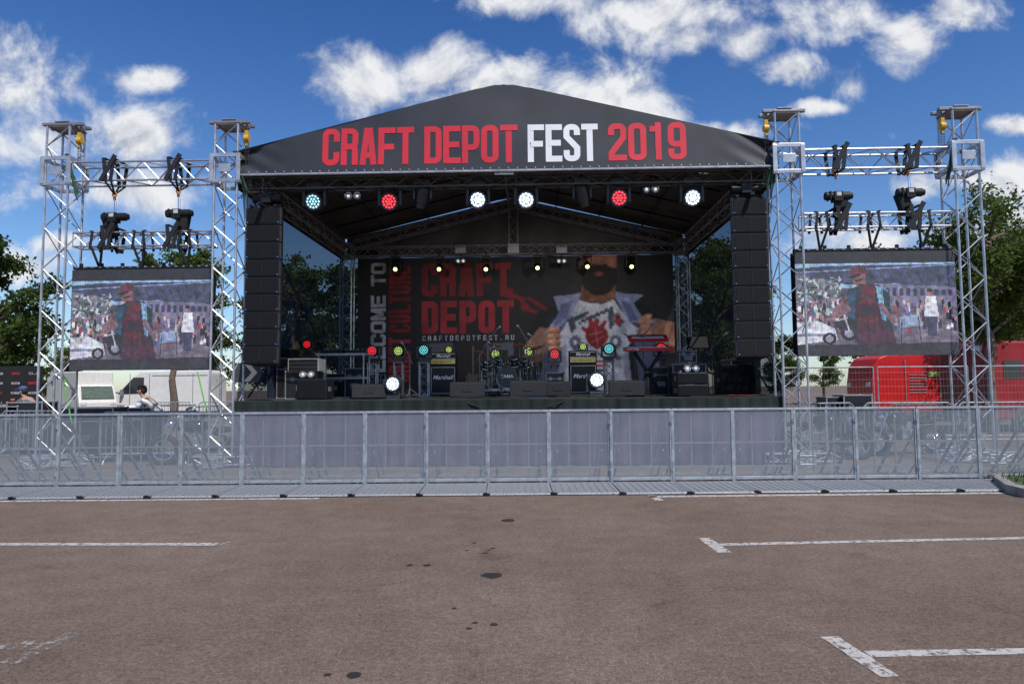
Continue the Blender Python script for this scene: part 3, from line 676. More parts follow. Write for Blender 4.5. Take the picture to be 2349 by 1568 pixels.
m.obj('front_rail',ALU,r,smooth=True)
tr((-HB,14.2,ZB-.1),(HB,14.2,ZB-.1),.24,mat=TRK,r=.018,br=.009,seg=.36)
m=MB(); m.box((-.0,13.86,ZB-.03),(.4,.04,.1)); m.obj('joint_block',ALU,r,bevel=.01)
tr((-HB+.25,14.2,ZB-.1),(-HB+.25,22,ZB-.1),.3,r=.022,br=.011,seg=.35)
tr((HB-.25,14.2,ZB-.1),(HB-.25,22,ZB-.1),.3,r=.022,br=.011,seg=.35)
tr((-HB+.3,22,ZB-.02),(HB-.3,22,ZB-.02),.3,r=.022,br=.011,seg=.35)
tr((0,14.1,ZA-.32),(0,22,ZA-.32),.3,r=.02,br=.01,seg=.35)
for s in(-1,1): tr((s*(HB-.4),21.9,ZB+.2),(s*.15,21.9,ZA-.4),.28,r=.022,br=.011,seg=.33)
tr((0,21.9,ZB),(0,21.9,ZA-.35),.28,r=.022,br=.011,seg=.33)
m=MB(); m.box((0,21.85,ZB-.02),(.36,.4,.3)); m.obj('joint_block',TRD,r)
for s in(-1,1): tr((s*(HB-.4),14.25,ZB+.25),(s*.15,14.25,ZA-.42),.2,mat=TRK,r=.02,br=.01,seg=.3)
m=MB()
for y in(15.6,17.2,18.8,20.4):
    for s in(-1,1): m.tube((s*(HB-.2),y,ZE-.07),(s*.1,y,ZA-.1),.03,6)
for q in(1.4,2.8,4.2):
    for s in(-1,1): m.tube((s*q,14.2,ztop(q)-.1),(s*q,22.2,ztop(q)-.1),.02,6)
m.obj('purlin',BLK,r)
m=MB()
for i in range(9):
    xa=-5+i*1.2; 
    for k in range(8): 
        f=lambda t:(xa+1.2*t,14.25,5.84-.14*4*t*(1-t)*(1 if i%2 else .5)); m.tube(f(k/8),f((k+1)/8),.01,4)
m.obj('cable',RUB,r)
NET=M('scrim_net',(.018,.034,.065),.9,0,.3,1.2,alpha=.78)
for s in(-1,1):
    r2=thing('side_net','dark blue translucent netting closing the side of the stage','netting',(XC+s*(HB+.1),14.3,0),group='stage side nets')
    m=MB(); NX,NY=60,14; vs=[];fs=[]
    for i in range(NX+1):
        for j in range(NY+1):
            y=7.9*i/NX; z=.9+5.3*j/NY; vs.append((s*(-.02+.1*math.sin(y*4+math.sin(z*1.2)*.8)*(1-.6*j/NY))-s*.25*math.sin(math.pi*j/NY)*.4,y,z))
    for i in range(NX):
        for j in range(NY): a=i*(NY+1)+j; fs.append([a,a+NY+1,a+NY+2,a+1])
    m.add(vs,fs); m.obj('net',NET,r2,smooth=True)
    m=MB(); m.tube((-s*.1,.3,5.8),(-s*.1,7.7,1.4),.018); m.tube((-s*.1,.3,1.4),(-s*.1,7.7,5.8),.018); m.obj('bracing',BLK,r2)
    r2=thing('rear_net','dark netting beside the printed backdrop','netting',(XC+s*5.1,22.2,0),group='stage rear nets')
    m=MB(); vs=[];fs=[]
    for i in range(9):
        for j in range(9): vs.append((-.6+1.2*i/8,.05*math.sin(i*1.9),1.2+4.9*j/8))
    for i in range(8):
        for j in range(8): a=i*9+j; fs.append([a,a+9,a+10,a+1])
    m.add(vs,fs); m.obj('net',NET,r2,smooth=True)
# =====================================================================================
# DECK
DZ=1.34
r=thing('stage_platform','black stage platform with dark green skirt around its edge','stage',(XC,0,0))
m=MB(); m.box((0,18.1,DZ-.05),(11.1,8.4,.1)); m.obj('deck',M('stage_deck',(.035,.032,.03),.75,0,.4,3),r)
m=MB(); vs=[];fs=[]; NX=220
for i in range(NX+1):
    x=-5.6+11.2*i/NX; w=.035*math.sin(i*1.1)+.03*math.sin(i*.37)
    for j,z in enumerate((DZ,DZ-.02,.7,.02)): vs.append((x,13.86-(w*(j-.5)*.6 if j>0 else 0)-.02*j,z))
for i in range(NX):
    for j in range(3): a=i*4+j; fs.append([a,a+1,a+5,a+4])
m.add(vs,fs)
for s in(-1,1): m.add([(s*5.6,13.86,DZ),(s*5.6,22.3,DZ),(s*5.6,22.3,.02),(s*5.6,13.86,.02)],[[0,1,2,3]])
def skirtm():
    m=bpy.data.materials.new('stage_skirt'); m.use_nodes=True; n=m.node_tree.nodes;l=m.node_tree.links;p=n['Principled BSDF']
    tc=n.new('ShaderNodeTexCoord'); s=n.new('ShaderNodeSeparateXYZ'); l.new(tc.outputs['Object'],s.inputs[0]); r=n.new('ShaderNodeValToRGB'); mp=n.new('ShaderNodeMapRange'); mp.inputs[2].default_value=1.4; l.new(s.outputs[2],mp.inputs[0])
    z=n.new('ShaderNodeTexNoise'); z.inputs['Scale'].default_value=1.1; z.inputs['Detail'].default_value=4; l.new(tc.outputs['Object'],z.inputs['Vector'])
    e=r.color_ramp.elements; e[0].position=.62; e[0].color=(.1,.06,.128,1); e[1].position=.85; e[1].color=(.01,.018,.015,1)
    l.new(mp.outputs[0],r.inputs[0]); mr2=n.new('ShaderNodeMapRange'); mr2.inputs[1].default_value=.3; mr2.inputs[2].default_value=.7; mr2.inputs[3].default_value=.35; mr2.inputs[4].default_value=1.2; l.new(z.outputs[0],mr2.inputs[0])
    v=n.new('ShaderNodeVectorMath'); v.operation='SCALE'; l.new(r.outputs[0],v.inputs[0]); l.new(mr2.outputs[0],v.inputs['Scale'])
    l.new(v.outputs[0],p.inputs['Base Color']); p.inputs['Roughness'].default_value=.9; return m
m.obj('skirt',skirtm(),r,smooth=True)
# backdrop
YB=21.6
xb0=L(820,700,YB)[0]; xb1=L(1546,700,YB)[0]; zb1=L(1180,588,YB)[1]; zb0=DZ+.02; wB=xb1-xb0
pb=Paint(820,1546,588,905,363,158,(32,31,36))
for i in range(70):
    pb.soft(random.uniform(1180,1546),random.uniform(690,900),random.uniform(10,50),random.uniform(6,26),(74,64,66),.2)
pb.soft(1376,640,95,70,(66,60,62),.55)
# dark jacket spread by both arms
pb.poly([(1300,690),(1240,720),(1195,800),(1230,905),(1546,905),(1546,800),(1530,740),(1470,700)],(22,22,27))
for i in range(24): pb.soft(random.uniform(1220,1546),random.uniform(700,900),14,22,(50,50,60),.35)
pb.poly([(1200,800),(1240,752),(1300,765),(1300,815),(1240,830),(1205,835)],(168,118,98)); pb.poly([(1205,822),(1300,800),(1300,815),(1240,832),(1205,835)],(104,66,54))
pb.poly([(1546,745),(1505,735),(1455,745),(1470,790),(1520,812),(1546,815)],(176,122,100)); pb.poly([(1470,785),(1520,798),(1546,800),(1546,815),(1520,812)],(110,68,56))
pb.poly([(1272,682),(1315,678),(1340,672),(1322,706),(1300,748),(1248,770),(1284,722)],(146,152,186))
pb.poly([(1290,700),(1318,690),(1302,730),(1266,758)],(100,106,144))
pb.poly([(1405,670),(1440,678),(1480,680),(1455,700),(1476,735),(1506,742),(1462,762),(1440,745),(1420,700)],(140,146,182)); pb.poly([(1425,690),(1446,702),(1464,738),(1445,740)],(96,102,140))
pb.poly([(1296,745),(1318,712),(1300,800),(1280,905),(1230,905),(1255,800)],(84,88,118)); pb.poly([(1450,745),(1495,745),(1520,905),(1465,905)],(88,92,122))
pb.poly([(1330,690),(1355,698),(1385,700),(1410,690),(1425,715),(1445,745),(1468,760),(1440,800),(1450,905),(1275,905),(1286,830),(1284,770),(1300,745),(1318,712)],(214,214,226))
pb.poly([(1286,800),(1302,790),(1296,905),(1275,905)],(156,158,180)); pb.poly([(1428,820),(1440,800),(1450,905),(1434,905)],(156,158,180))
pb.soft(1320,720,12,30,(170,172,194),.7); pb.soft(1430,780,10,60,(172,174,196),.7); pb.soft(1308,840,10,60,(176,178,200),.6); pb.soft(1400,880,40,16,(180,182,202),.6)
for a,b in(((1345,705),(1318,745)),((1410,705),(1448,760)),((1425,780),(1408,860)),((1310,790),(1325,880))): pb.line(a,b,3,(168,170,192),.7)
# neck, lower face and full beard
pb.poly([(1338,655),(1415,650),(1414,688),(1385,698),(1352,696),(1332,688)],(138,88,68)); pb.soft(1345,684,10,12,(80,50,40),.7); pb.soft(1405,680,9,10,(176,118,94),.6)
pb.poly([(1334,588),(1418,588),(1418,630),(1408,655),(1344,655),(1332,630)],(150,98,78)); pb.soft(1342,610,8,26,(90,58,48),.8); pb.soft(1404,606,10,18,(180,126,102),.7)
pb.poly([(1332,622),(1350,618),(1362,608),(1378,611),(1392,608),(1404,617),(1419,618),(1418,648),(1402,672),(1384,681),(1362,680),(1342,664)],(30,20,19))
for i in range(60): 
    x=random.uniform(1338,1412);y=random.uniform(618,672); pb.line((x,y),(x+random.uniform(-3,3),y+7),1.4,(64,44,38),.7)
pb.ell(1376,631,14,4.5,(156,86,78)); pb.line((1362,631),(1390,631),1.5,(70,34,32)); pb.ell(1376,598,10,6,(168,112,90)); pb.soft(1369,602,3,2,(50,28,24),.9); pb.soft(1383,602,3,2,(50,28,24),.9)
for cx,cy,s in((1278,775,1),(1476,742,-1)):
    for i in range(4):
        yy=cy-16+i*14 if s>0 else cy+2+i*12
        pb.ell(cx-s*6,yy,15,7.5,(202,140,114)); pb.soft(cx-s*12,yy-2,7,4,(236,182,152),.8); pb.soft(cx+s*6,yy+3,9,4,(140,86,70),.7); pb.line((cx-18,yy+7),(cx+8,yy+7),2,(100,56,46))
pb.ell(1480,735,18,8,(214,152,124),1,-.5); pb.soft(1486,731,8,4,(236,190,165),.8)
# anatomical heart with botanical drawing
pb.poly([(1344,762),(1350,752),(1366,750),(1384,754),(1394,764),(1396,780),(1386,794),(1370,806),(1356,796),(1344,780)],(160,40,44))
pb.poly([(1352,752),(1350,730),(1358,728),(1362,744),(1368,734),(1376,736),(1374,752)],(172,50,50)); pb.poly([(1376,752),(1388,738),(1394,742),(1386,756)],(150,38,44)); pb.poly([(1344,766),(1334,758),(1338,752),(1350,760)],(160,44,48))
for i in range(6): pb.line((1348+i*8,758),(1350+i*6,798),2,(84,18,28),.8)
pb.line((1352,772),(1384,764),2,(226,190,196),.8); pb.line((1356,790),(1386,776),2,(220,180,186),.7); pb.line((1366,752),(1372,800),1.8,(230,200,206),.6)
def stem(a,b,c=(66,70,82)):
    pb.line(a,b,3,c)
    for i in range(7):
        x=a[0]+(b[0]-a[0])*i/6;y=a[1]+(b[1]-a[1])*i/6; pb.ell(x+3,y-4,4.4,2.6,c,.95,-.7); pb.ell(x-3,y+3,4.4,2.6,c,.95,.7)
stem((1334,742),(1400,714)); stem((1402,716),(1404,752)); stem((1415,738),(1425,748)); stem((1318,736),(1345,725)); stem((1310,735),(1316,760))
for k in range(10):
    a=k*.628; pb.ell(1320+9*math.cos(a),788+11*math.sin(a),5,3.2,(80,84,98),.9,a); pb.ell(1412+10*math.cos(a),788+12*math.sin(a),5,3.2,(84,88,100),.9,a)
for i in range(6): pb.ell(1322+i%2*7,806+i*8,10,3,(80,84,96),.8,.5); pb.ell(1394+i*5,812+i*3,8,3,(80,84,96),.8,-.5); pb.ell(1345+i*7,814+i%2*5,6,3,(90,92,104),.8,.8)
pb.poly([(1412,728),(1424,728),(1424,746),(1412,746)],(184,40,44)); pb.poly([(1408,724),(1420,722),(1426,733),(1414,738)],(60,30,34),.6)
for y in (834,844,855,866): pb.line((1352,y),(1392,y-2),5,(176,50,54) if y%2==0 else (70,70,84)); 
for a,b in(((1150,668),(1208,690)),((1182,676),(1215,708)),((1212,684),(1256,712)),((1160,664),(1180,668))): pb.line(a,b,9,(124,26,36)); 
pb.poly([(1170,660),(1180,690),(1158,680)],(124,26,36)); pb.poly([(1195,700),(1240,716),(1230,722),(1198,712)],(124,26,36))
pb.poly([(975,788),(1040,786),(1045,905),(985,905)],(86,86,96)); pb.poly([(990,812),(1030,812),(1030,905),(992,905)],(30,30,36)); pb.poly([(1118,790),(1180,786),(1182,905),(1118,905)],(96,96,106)); pb.poly([(1130,805),(1165,805),(1172,905),(1130,905)],(36,36,42))
pb.lumps(14,.07); pb.lumps(5,.08); pb.blur(1); pb.I*=1+.05*np.random.normal(0,1,pb.I.shape[:2])[...,None]
r=thing('printed_backdrop','black printed backdrop with bearded man tearing his shirt and red lettering','backdrop',((xb0+xb1)/2,YB,zb0))
BD=colmat('backdrop_print',.0)
pb.mesh('print',wB,zb1-zb0,BD,r,(0,0,0),.02)
ux=lambda p:(p-1183)/726*wB; uz=lambda p:(905-p)/317*(zb1-zb0)
fn=lambda x,z,dz:Vector((x,-.018-dz,z))
m=MB(); word(m,'CRAFT',ux(966),ux(1178),uz(680),uz(602)-uz(680),fn,.2,1); word(m,'DEPOT',ux(966),ux(1184),uz(766),uz(690)-uz(766),fn,.2,0); word(m,'CRAFTDEPOTFEST.RU',ux(968),ux(1184),uz(782),uz(770)-uz(782),fn,.2,2,.4)
fv=lambda a,b,dz:Vector((-b,-.018-dz,a))
word(m,'WELCOME',uz(884),uz(674),-ux(886),ux(886)-ux(851),fv,.22,2,.08); word(m,'TO',uz(655),uz(598),-ux(886),ux(886)-ux(851),fv,.22,2,.08)
word(m,'CRAFT',uz(878),uz(772),-ux(944),ux(944)-ux(893),fv,.17,0); word(m,'CULTURE',uz(764),uz(606),-ux(944),ux(944)-ux(893),fv,.17,1)
m.obj('lettering',[TXM,TXD,TXG],r)
# added fill spots under the front truss, aimed back to brighten the backdrop
def fill_spot(x,y,z,tx,ty,tz,e,size=75,col=(1,.97,.95)):
    s=bpy.data.lights.new('backdrop_fill_spot','SPOT'); s.energy=e; s.spot_size=rad(size); s.spot_blend=.9; s.shadow_soft_size=.15; s.color=col
    o=bpy.data.objects.new('backdrop_fill_spot',s); COL.objects.link(o); o.location=(x,y,z); o.rotation_euler=(Vector((x,y,z))-Vector((tx,ty,tz))).to_track_quat('Z','Y').to_euler()
for x,e in((-3,150),(0,180),(3,330)): fill_spot(x,14.9,5.5,x*.7,21.6,2.8,e)
# =====================================================================================
# LINE ARRAYS
def array(pxc,ptop,lab):
    x,z=L(pxc,ptop,14.1); r=thing('line_array_speaker',lab,'speaker',(x,14.1,z),group='hanging line array speakers')
    yy=0.;zz=0.;ang=0.; angs=[0,0,.3,.6,1,1.6,2.4,3.4,4.8]
    for i in range(9):
        ang-=rad(angs[i]*.35); m=MB(); R=RX(ang)
        ins=lambda p:R@Vector(p)+Vector((0,yy,zz))
        h=.365;w=.35
        pr=[(-w,-.22),(w,-.22),(w*.72,.26),(-w*.72,.26)]
        A=[ins((a,b,-h+.008)) for a,b in pr];Bv=[ins((a,b,-.008)) for a,b in pr]; m.add(A+Bv,[[3,2,1,0],[4,5,6,7],[0,1,5,4],[1,2,6,5],[2,3,7,6],[3,0,4,7]],0)
        m.box(ins((0,-.226,-h/2)),(2*w-.06,.012,h-.06),1,R); m.box(ins((0,-.235,-h/2)),(.02,.01,h-.08),0,R)
        for s in(-1,1):
            m.box(ins((s*(w+.005),-.16,-h/2)),(.03,.07,h-.03),2,R); m.box(ins((s*(w-.03),-.235,-h+.05)),(.018,.012,.018),3,R)
        m.obj('speaker_cabinet',[BLK,GRL,M('rigging_steel',(.07,.07,.08),.5,.5),M('blue_rivet',(.1,.3,.6))],r)
        e=R@Vector((0,0,-h)); yy+=e.y; zz+=e.z
    m=MB(); m.box((0,0,.03),(.66,.08,.05)); m.box((0,.0,.03),(.08,.9,.06)); m.box((.26,0,.03),(.05,.5,.05)); m.box((-.26,0,.03),(.05,.5,.05)); m.obj('fly_frame',BLK,r)
    m=MB(); m.box((0,0,.24),(.2,.22,.2)); m.tube((-.3,0,.24),(.3,0,.24),.09,12); m.prism([(.05,.2),(.3,.2),(.26,-.0),(.1,-.0)],.05,.2); m.tube((0,0,.1),(0,0,.06),.02); m.tube((0,0,.3),(0,0,.5),.012); m.obj('hoist',BLK,r,smooth=True)
array(613,482,'tall black line array of stacked speakers hanging beside the stage')
array(1711,460,'tall black line array of stacked speakers hanging beside the stage')
# =====================================================================================
# STAGE LIGHTS
def em(name,col,s): return M(name,(.05,.05,.05),.3,0,.1,4,emit=s,ecol=col)
E={'white':em('lamp_white',(.82,.93,1),7),'cyan':em('lamp_cyan',(.4,.8,1),2.2),'red':em('lamp_red',(1,.006,.02),1.5),'redb':em('lamp_red_bright',(1,.03,.05),4),'teal':em('lamp_teal',(.15,.8,.85),1.3),'yel':em('lamp_yellow',(.6,.9,.12),1.2),'yelb':em('lamp_warm',(.75,1,.25),4),'dim':em('lamp_dim',(.8,.8,.75),1.)}
LBG={k:em('lens_glow_'+k,c,s) for k,c,s in(('white',(.4,.6,.85),.45),('cyan',(.1,.3,.45),.2),('red',(.6,.0,.01),.12),('redb',(.8,.0,.01),.16),('teal',(.05,.35,.38),.15),('yel',(.25,.35,.05),.12))}
HOUS=M('light_housing',(.03,.031,.035),.4,0,.3,12)
def wash(pxx,pyy,y,e,k=1.,hang=True,tilt=.25,lab=None):
    x,z=L(pxx,pyy,y)
    r=thing('moving_head_light',lab or 'black led moving head stage light','stage light',(x,y,z),group='moving head stage lights'); r.scale=(k,k,k)
    s=1 if hang else -1
    m=MB(); m.box((0,.04,s*.31),(.3,.22,.12)); m.tube((-.1,.04,s*.36),(-.1,.04,s*.46),.02); m.tube((.1,.04,s*.36),(.1,.04,s*.46),.02)
    if not hang: m.box((0,.04,-.36),(.34,.28,.04))
    m.obj('base',HOUS,r,bevel=.012)
    m=MB()
    for q in(-1,1): m.box((q*.2,.0,s*.08),(.06,.12,.36))
    m.box((0,.04,s*.235),(.46,.14,.04)); m.obj('yoke',HOUS,r,bevel=.014)
    R=RX(tilt); d=R@Vector((0,-1,0))
    m=MB(); m.tube(d*.1,-d*.05,.172,20); m.tube(-d*.05,-d*.16,.16,20,r2=.09); m.torus(d*.1,.16,.018,d,0,20,5); m.obj('head',HOUS,r,smooth=True)
    m=MB(); c=d*.112; m.disc(c,.142,d,0,20); u=R@Vector((1,0,0)); v=R@Vector((0,0,1))
    for ring,nn,rr in((0,1,0),(1,6,.054),(2,12,.11)):
        for i in range(nn):
            a=6.283*i/nn; m.disc(c+d*.004+u*rr*math.cos(a)+v*rr*math.sin(a),.0185,d,1,10)
    m.obj('lens',[LBG[e],E[e]],r)
    return r
for a,b,e,ti in((722,462,'cyan',.3),(895,462,'redb',.3),(1097,460,'white',.15),(1207,460,'white',.15),(1419,455,'redb',.2),(1586,453,'white',.3)):
    wash(a,b,14.3,e,1.12,tilt=ti)
def spot(pxx,pyy,y,sx):
    x,z=L(pxx,pyy,y); r=thing('moving_spot_light','black moving spot light pointing down under the roof','stage light',(x,y,z),group='moving spot lights')
    m=MB(); m.box((0,0,.26),(.36,.26,.14)); m.tube((0,0,.3),(0,0,.42),.03); m.obj('base',HOUS,r,bevel=.015)
    m=MB(); 
    for q in(-1,1): m.box((q*.18,0,.06),(.05,.14,.34))
    m.box((0,0,.2),(.4,.12,.04)); m.obj('yoke',HOUS,r,bevel=.01)
    m=MB(); R=RY(rad(16*sx))@RX(rad(20)); d=R@Vector((0,0,-1)); m.tube(-d*.14,d*.16,.135,12,r2=.14); m.tube(d*.16,d*.28,.11,12); m.tube(-d*.14,-d*.22,.135,12,r2=.08); m.obj('head',HOUS,r,smooth=True)
    m=MB(); m.disc(d*.282,.095,d); m.obj('lens',GLASS,r)
spot(970,447,14.3,1); spot(1335,444,14.3,-1)
def blinder(pxx,pyy,y,hang=True,k=1.,lab='small twin blinder lamp with two round reflectors'):
    x,z=L(pxx,pyy,y); r=thing('twin_blinder_light',lab,'stage light',(x,y,z),group='twin blinder lights'); r.scale=(k,k,k)
    m=MB(); m.box((0,.06,0),(.38,.12,.19)); m.obj('housing',BLK,r,bevel=.02)
    for s in(-1,1):
        q=MB(); q.tube((s*.095,-.0,0),(s*.095,-.03,0),.082,16); q.torus((s*.095,-.03,0),.078,.01,(0,1,0),1,16,5); q.disc((s*.095,-.034,0),.07,(0,-1,0),3); q.disc((s*.095,-.037,0),.034,(0,-1,0),2); q.obj('lamp',[BLK,CHROME,E['dim'],M('reflector',(.4,.4,.4),.4,.5)],r,smooth=True)
    m=MB(); sg=1 if hang else -1
    for s in(-1,1): m.box((s*.2,.05,sg*.08),(.015,.04,.2))
    m.box((0,.05,sg*.18),(.41,.04,.015)); m.tube((0,.05,sg*.18),(0,.05,sg*.28),.02); m.obj('bracket',BLK,r)
blinder(810,450,14.4); blinder(1493,435,14.4)
blinder(705,858,14.9,False,.95); blinder(1586,844,14.9,False,.95)
for a in(1057,1288):
    x,z=L(a,575,20.9); r=thing('flood_light','silver rectangular flood light hanging on the rear truss','stage light',(x,20.9,z),group='rear flood lights')
    m=MB(); m.box((0,0,0),(.36,.2,.2)); m.box((0,.0,.13),(.4,.14,.05)); m.obj('housing',ALUD,r,bevel=.02); m=MB(); m.tube((-.19,0,0),(-.19,0,.25),.012); m.tube((.19,0,0),(.19,0,.25),.012); m.tube((-.19,0,.25),(.19,0,.25),.012); m.obj('bracket',BLK,r)
    blinder(a,599,20.9,True,.85)
for a,b in((908,618),(1008,618),(1115,618),(1233,615),(1347,612),(1448,612)):
    x,z=L(a,b,20.9); r=thing('beam_light','small black beam light with glowing yellow lens','stage light',(x,20.9,z),group='rear beam lights')
    m=MB(); m.box((0,0,.36),(.26,.22,.1)); m.tube((0,0,.4),(0,0,.55),.02); m.obj('base',BLK,r); m=MB()
    for s in(-1,1): m.box((s*.14,0,.18),(.03,.08,.34))
    m.box((0,0,.33),(.3,.08,.03)); m.obj('yoke',BLK,r); m=MB(); m.tube((0,.12,.1),(0,-.1,-.01),.11,14); m.obj('head',BLK,r,smooth=True)
    m=MB(); m.disc((0,-.105,-.012),.06,(0,-1,-.4)); m.obj('lens',E['yelb'],r)
def stand(pxx,pyy,y):
    x,z=L(pxx,pyy,y); z-=.36*.85; h=z-DZ
    if h<.3: return
    r=thing('light_stand_truss','short upright aluminium truss carrying a stage light','truss stand',(x,y,DZ),group='short light stands')
    m=MB(); m.truss((0,0,.03),(0,0,h-.02),.22,.22,.017,.009,.22); m.obj('upright',ALU,r); m=MB(); m.box((0,0,.015),(.4,.4,.025)); m.obj('base_plate',ALUD,r); m=MB(); m.box((0,0,h-.01),(.3,.3,.02)); m.obj('top_plate',ALUD,r)
for a,b,y,e in((855,805,17.5,'red'),(915,805,18.5,'yel'),(973,803,17.2,'teal'),(1137,812,20.2,'yel'),(1396,800,17.2,'teal'),(1212,806,20.4,'yel')):
    wash(a,b,y,e,.85,False,tilt=0); stand(a,b,y)
wash(1272,812,18.6,'red',.85,False,tilt=0); wash(1515,798,18,'red',.85,False,tilt=0); wash(1030,802,18.6,'yel',.6,False,tilt=0); wash(1337,795,18.4,'yel',.6,False,tilt=0); wash(706,790,18,'red',.7,False,tilt=0)
wash(903,880,14.7,'white',1.,False,tilt=0,lab='moving head light glowing white on the stage floor'); wash(1368,871,14.7,'white',1.,False,tilt=0,lab='moving head light glowing white on the stage floor')
# =====================================================================================
# STAGE GEAR
def case(x,y,z,w,d,h,lab='black flight case with aluminium edges',stage=True,wheels=False,name='flight_case',grp='flight cases'):
    r=thing(name,lab,'flight case',(x,y,z),group=grp,stage=stage); z0=.1 if wheels else 0
    m=MB(); m.box((0,0,z0+h/2),(w-.02,d-.02,h-.02)); m.obj('body',CASE,r)
    m=MB(); e=.025
    for sx in(-1,1):
        for sy in(-1,1):
            m.box((sx*(w-e)/2,sy*(d-e)/2,z0+h/2),(e,e,h)); 
            for q in(0,1): m.ell((sx*(w/2-.012),sy*(d/2-.012),z0+q*h+(.012 if q==0 else -.012)),.03,0,8,6)
    for q in(e/2,h-e/2,h*.72):
        for s in(-1,1): m.box((0,s*(d-e)/2,z0+q),(w-.05,e-.004,e)); m.box((s*(w-e)/2,0,z0+q),(e-.004,d-.05,e))
    m.obj('edging',ALUD if stage else ALU,r)
    for s in(-.25,.25): m=MB(); m.box((s*w,-d/2-.005,z0+h*.72),(.09,.012,.09)); m.obj('latch',ALUD,r)
    m=MB(); m.box((0,-d/2-.004,z0+h*.4),(.2,.012,.12)); m.torus((0,-d/2-.015,z0+h*.4),.04,.008,(0,1,0)); m.obj('handle',ALUD,r)
    if wheels:
        for sx in(-1,1):
            for sy in(-1,1): m=MB(); m.tube((sx*(w/2-.1)-.02,sy*(d/2-.1),.05),(sx*(w/2-.1)+.02,sy*(d/2-.1),.05),.05,12); m.box((sx*(w/2-.1),sy*(d/2-.1),.085),(.06,.06,.02)); m.obj('caster',RUB,r)
    return r
def boxpx(xa,xb,yt,yb,y):
    x0,_=L(xa,(yt+yb)/2,y);x1,_=L(xb,(yt+yb)/2,y); zt=L((xa+xb)/2,yt,y)[1]; zb=L((xa+xb)/2,yb,y)[1]; return (x0+x1)/2,x1-x0,zt,zb
def speaker(xa,xb,yt,yb,y,lab='black loudspeaker cabinet standing on the stage',n=2,d=.6):
    cx,w,zt,zb=boxpx(xa,xb,yt,yb,y); h=(zt-DZ)/n
    for i in range(n):
        r=thing('loudspeaker',lab,'speaker',(cx,y+d/2,DZ+i*h),group='loudspeakers on the stage')
        m=MB(); m.box((0,0,h/2),(w,d,h-.012)); m.obj('cabinet',BLK,r,bevel=.015); m=MB(); m.box((0,-d/2-.006,h/2),(w-.06,.015,h-.07)); m.obj('grille',GRL,r)
        for s in(-1,1): m=MB(); m.box((s*(w/2+.003),-.05,h*.5),(.01,.2,.1)); m.obj('handle',ALUD,r)
speaker(680,748,868,918,14.45,n=1); speaker(1555,1625,853,907,14.45,n=2)
case(L(700,870,15.5)[0],15.5,DZ,.72,.6,.62,'black flight case with aluminium edges and equipment on top')
MONP=M('monitor_paint',(.02,.02,.022),.65,0,.2,40,bump=.3,spec=.3)
def wedge(xc,w,y,h=.36,rz=0):
    x=L(xc,890,y)[0]; r=thing('floor_monitor','black wedge floor monitor speaker facing the performers','floor monitor',(x,y,DZ),rz,group='floor monitors')
    m=MB(); m.prism([(0,0),(.5,0),(.5,h*.35),(.3,h),(.0,h*.92),(-.04,h*.1)],-w/2,w/2,0,'x'); m.obj('cabinet',MONP,r,bevel=.015)
    m=MB(); m.prism([(.505,h*.38),(.515,h*.4),(.325,h*.97),(.31,h*.96)],-w/2+.05,w/2-.05,0,'x'); m.obj('grille',GRL,r)
    m=MB(); m.box((0,-.03,h*.5),(.2,.012,.08)); m.obj('handle',RUB,r)
wedge(1072,.76,14.75,rz=.05); wedge(1211,.78,14.75,.38); wedge(1280,.55,15.4,.36,-.1); wedge(1438,.76,14.7,.36,-.08); wedge(846,.72,14.6,.33,.2)
GOLD=M('gold_panel',(.6,.45,.15),.35,.4); GOLDE=M('piping',(.6,.6,.55),.5)
def amp(xa,xb,yt,y):
    cx,w,zt,_=boxpx(xa,xb,yt,890,y); H=zt-DZ; ch=H*.68; hh=H*.3
    r=thing('speaker_cabinet_stack','black guitar cabinet with white script lettering on the stage','guitar cabinet',(cx,y,DZ),group='guitar cabinets')
    m=MB(); m.box((0,0,ch/2+.02),(w,.36,ch-.04)); m.obj('cabinet',BLK,r,bevel=.02)
    m=MB(); m.box((0,-.185,ch/2+.02),(w-.08,.012,ch-.12)); m.obj('grille',M('grille_cloth',(.03,.03,.032),.9,0,.4,80),r)
    m=MB(); f=-.194
    for s in(-1,1): m.box((s*(w/2-.04),f,ch/2+.02),(.012,.01,ch-.12)); m.box((0,f,ch/2+.02+s*(ch/2-.06)),(w-.08,.01,.012))
    m.obj('piping',GOLDE,r); text_mesh('Marshall',.16,TXW,r,(0,-.2,ch*.62),shear=.25)
    r=thing('guitar_amplifier','black guitar amplifier head with gold panel on a cabinet','amplifier',(cx,y,DZ+ch+.01),group='guitar amplifiers')
    m=MB(); m.box((0,0,hh/2),(w,.28,hh)); m.obj('housing',BLK,r,bevel=.02); m=MB(); m.box((0,-.145,hh*.3),(w-.06,.012,hh*.34)); 
    for i in range(9): m.tube((-w*.36+i*w*.08,-.15,hh*.3),(-w*.36+i*w*.08,-.175,hh*.3),.014,8,1)
    m.obj('control_panel',[GOLD,BLK],r); m=MB(); m.box((0,-.145,hh*.52),(w-.06,.012,.012)); m.box((0,-.145,hh*.88),(w-.06,.012,.012)); m.obj('piping',GOLDE,r); m=MB(); m.box((0,0,hh+.015),(.2,.03,.02)); m.obj('handle',RUB,r)
    text_mesh('Marshall',.11,TXW,r,(0,-.15,hh*.72),shear=.25)
amp(988,1048,807,18.3); amp(1305,1368,803,18.3)
r=thing('drum_riser','low white edged riser under the drum kit','riser',(L(1180,890,19)[0],19.2,DZ))
m=MB(); m.box((0,0,.16),(1.9,1.6,.06)); m.obj('platform',M('riser_white',(.5,.5,.5),.5),r); 
for sx in(-1,0,1):
    for sy in(-1,1): m=MB(); m.box((sx*.9,sy*.76,.065),(.06,.06,.13)); m.obj('leg',ALU,r)
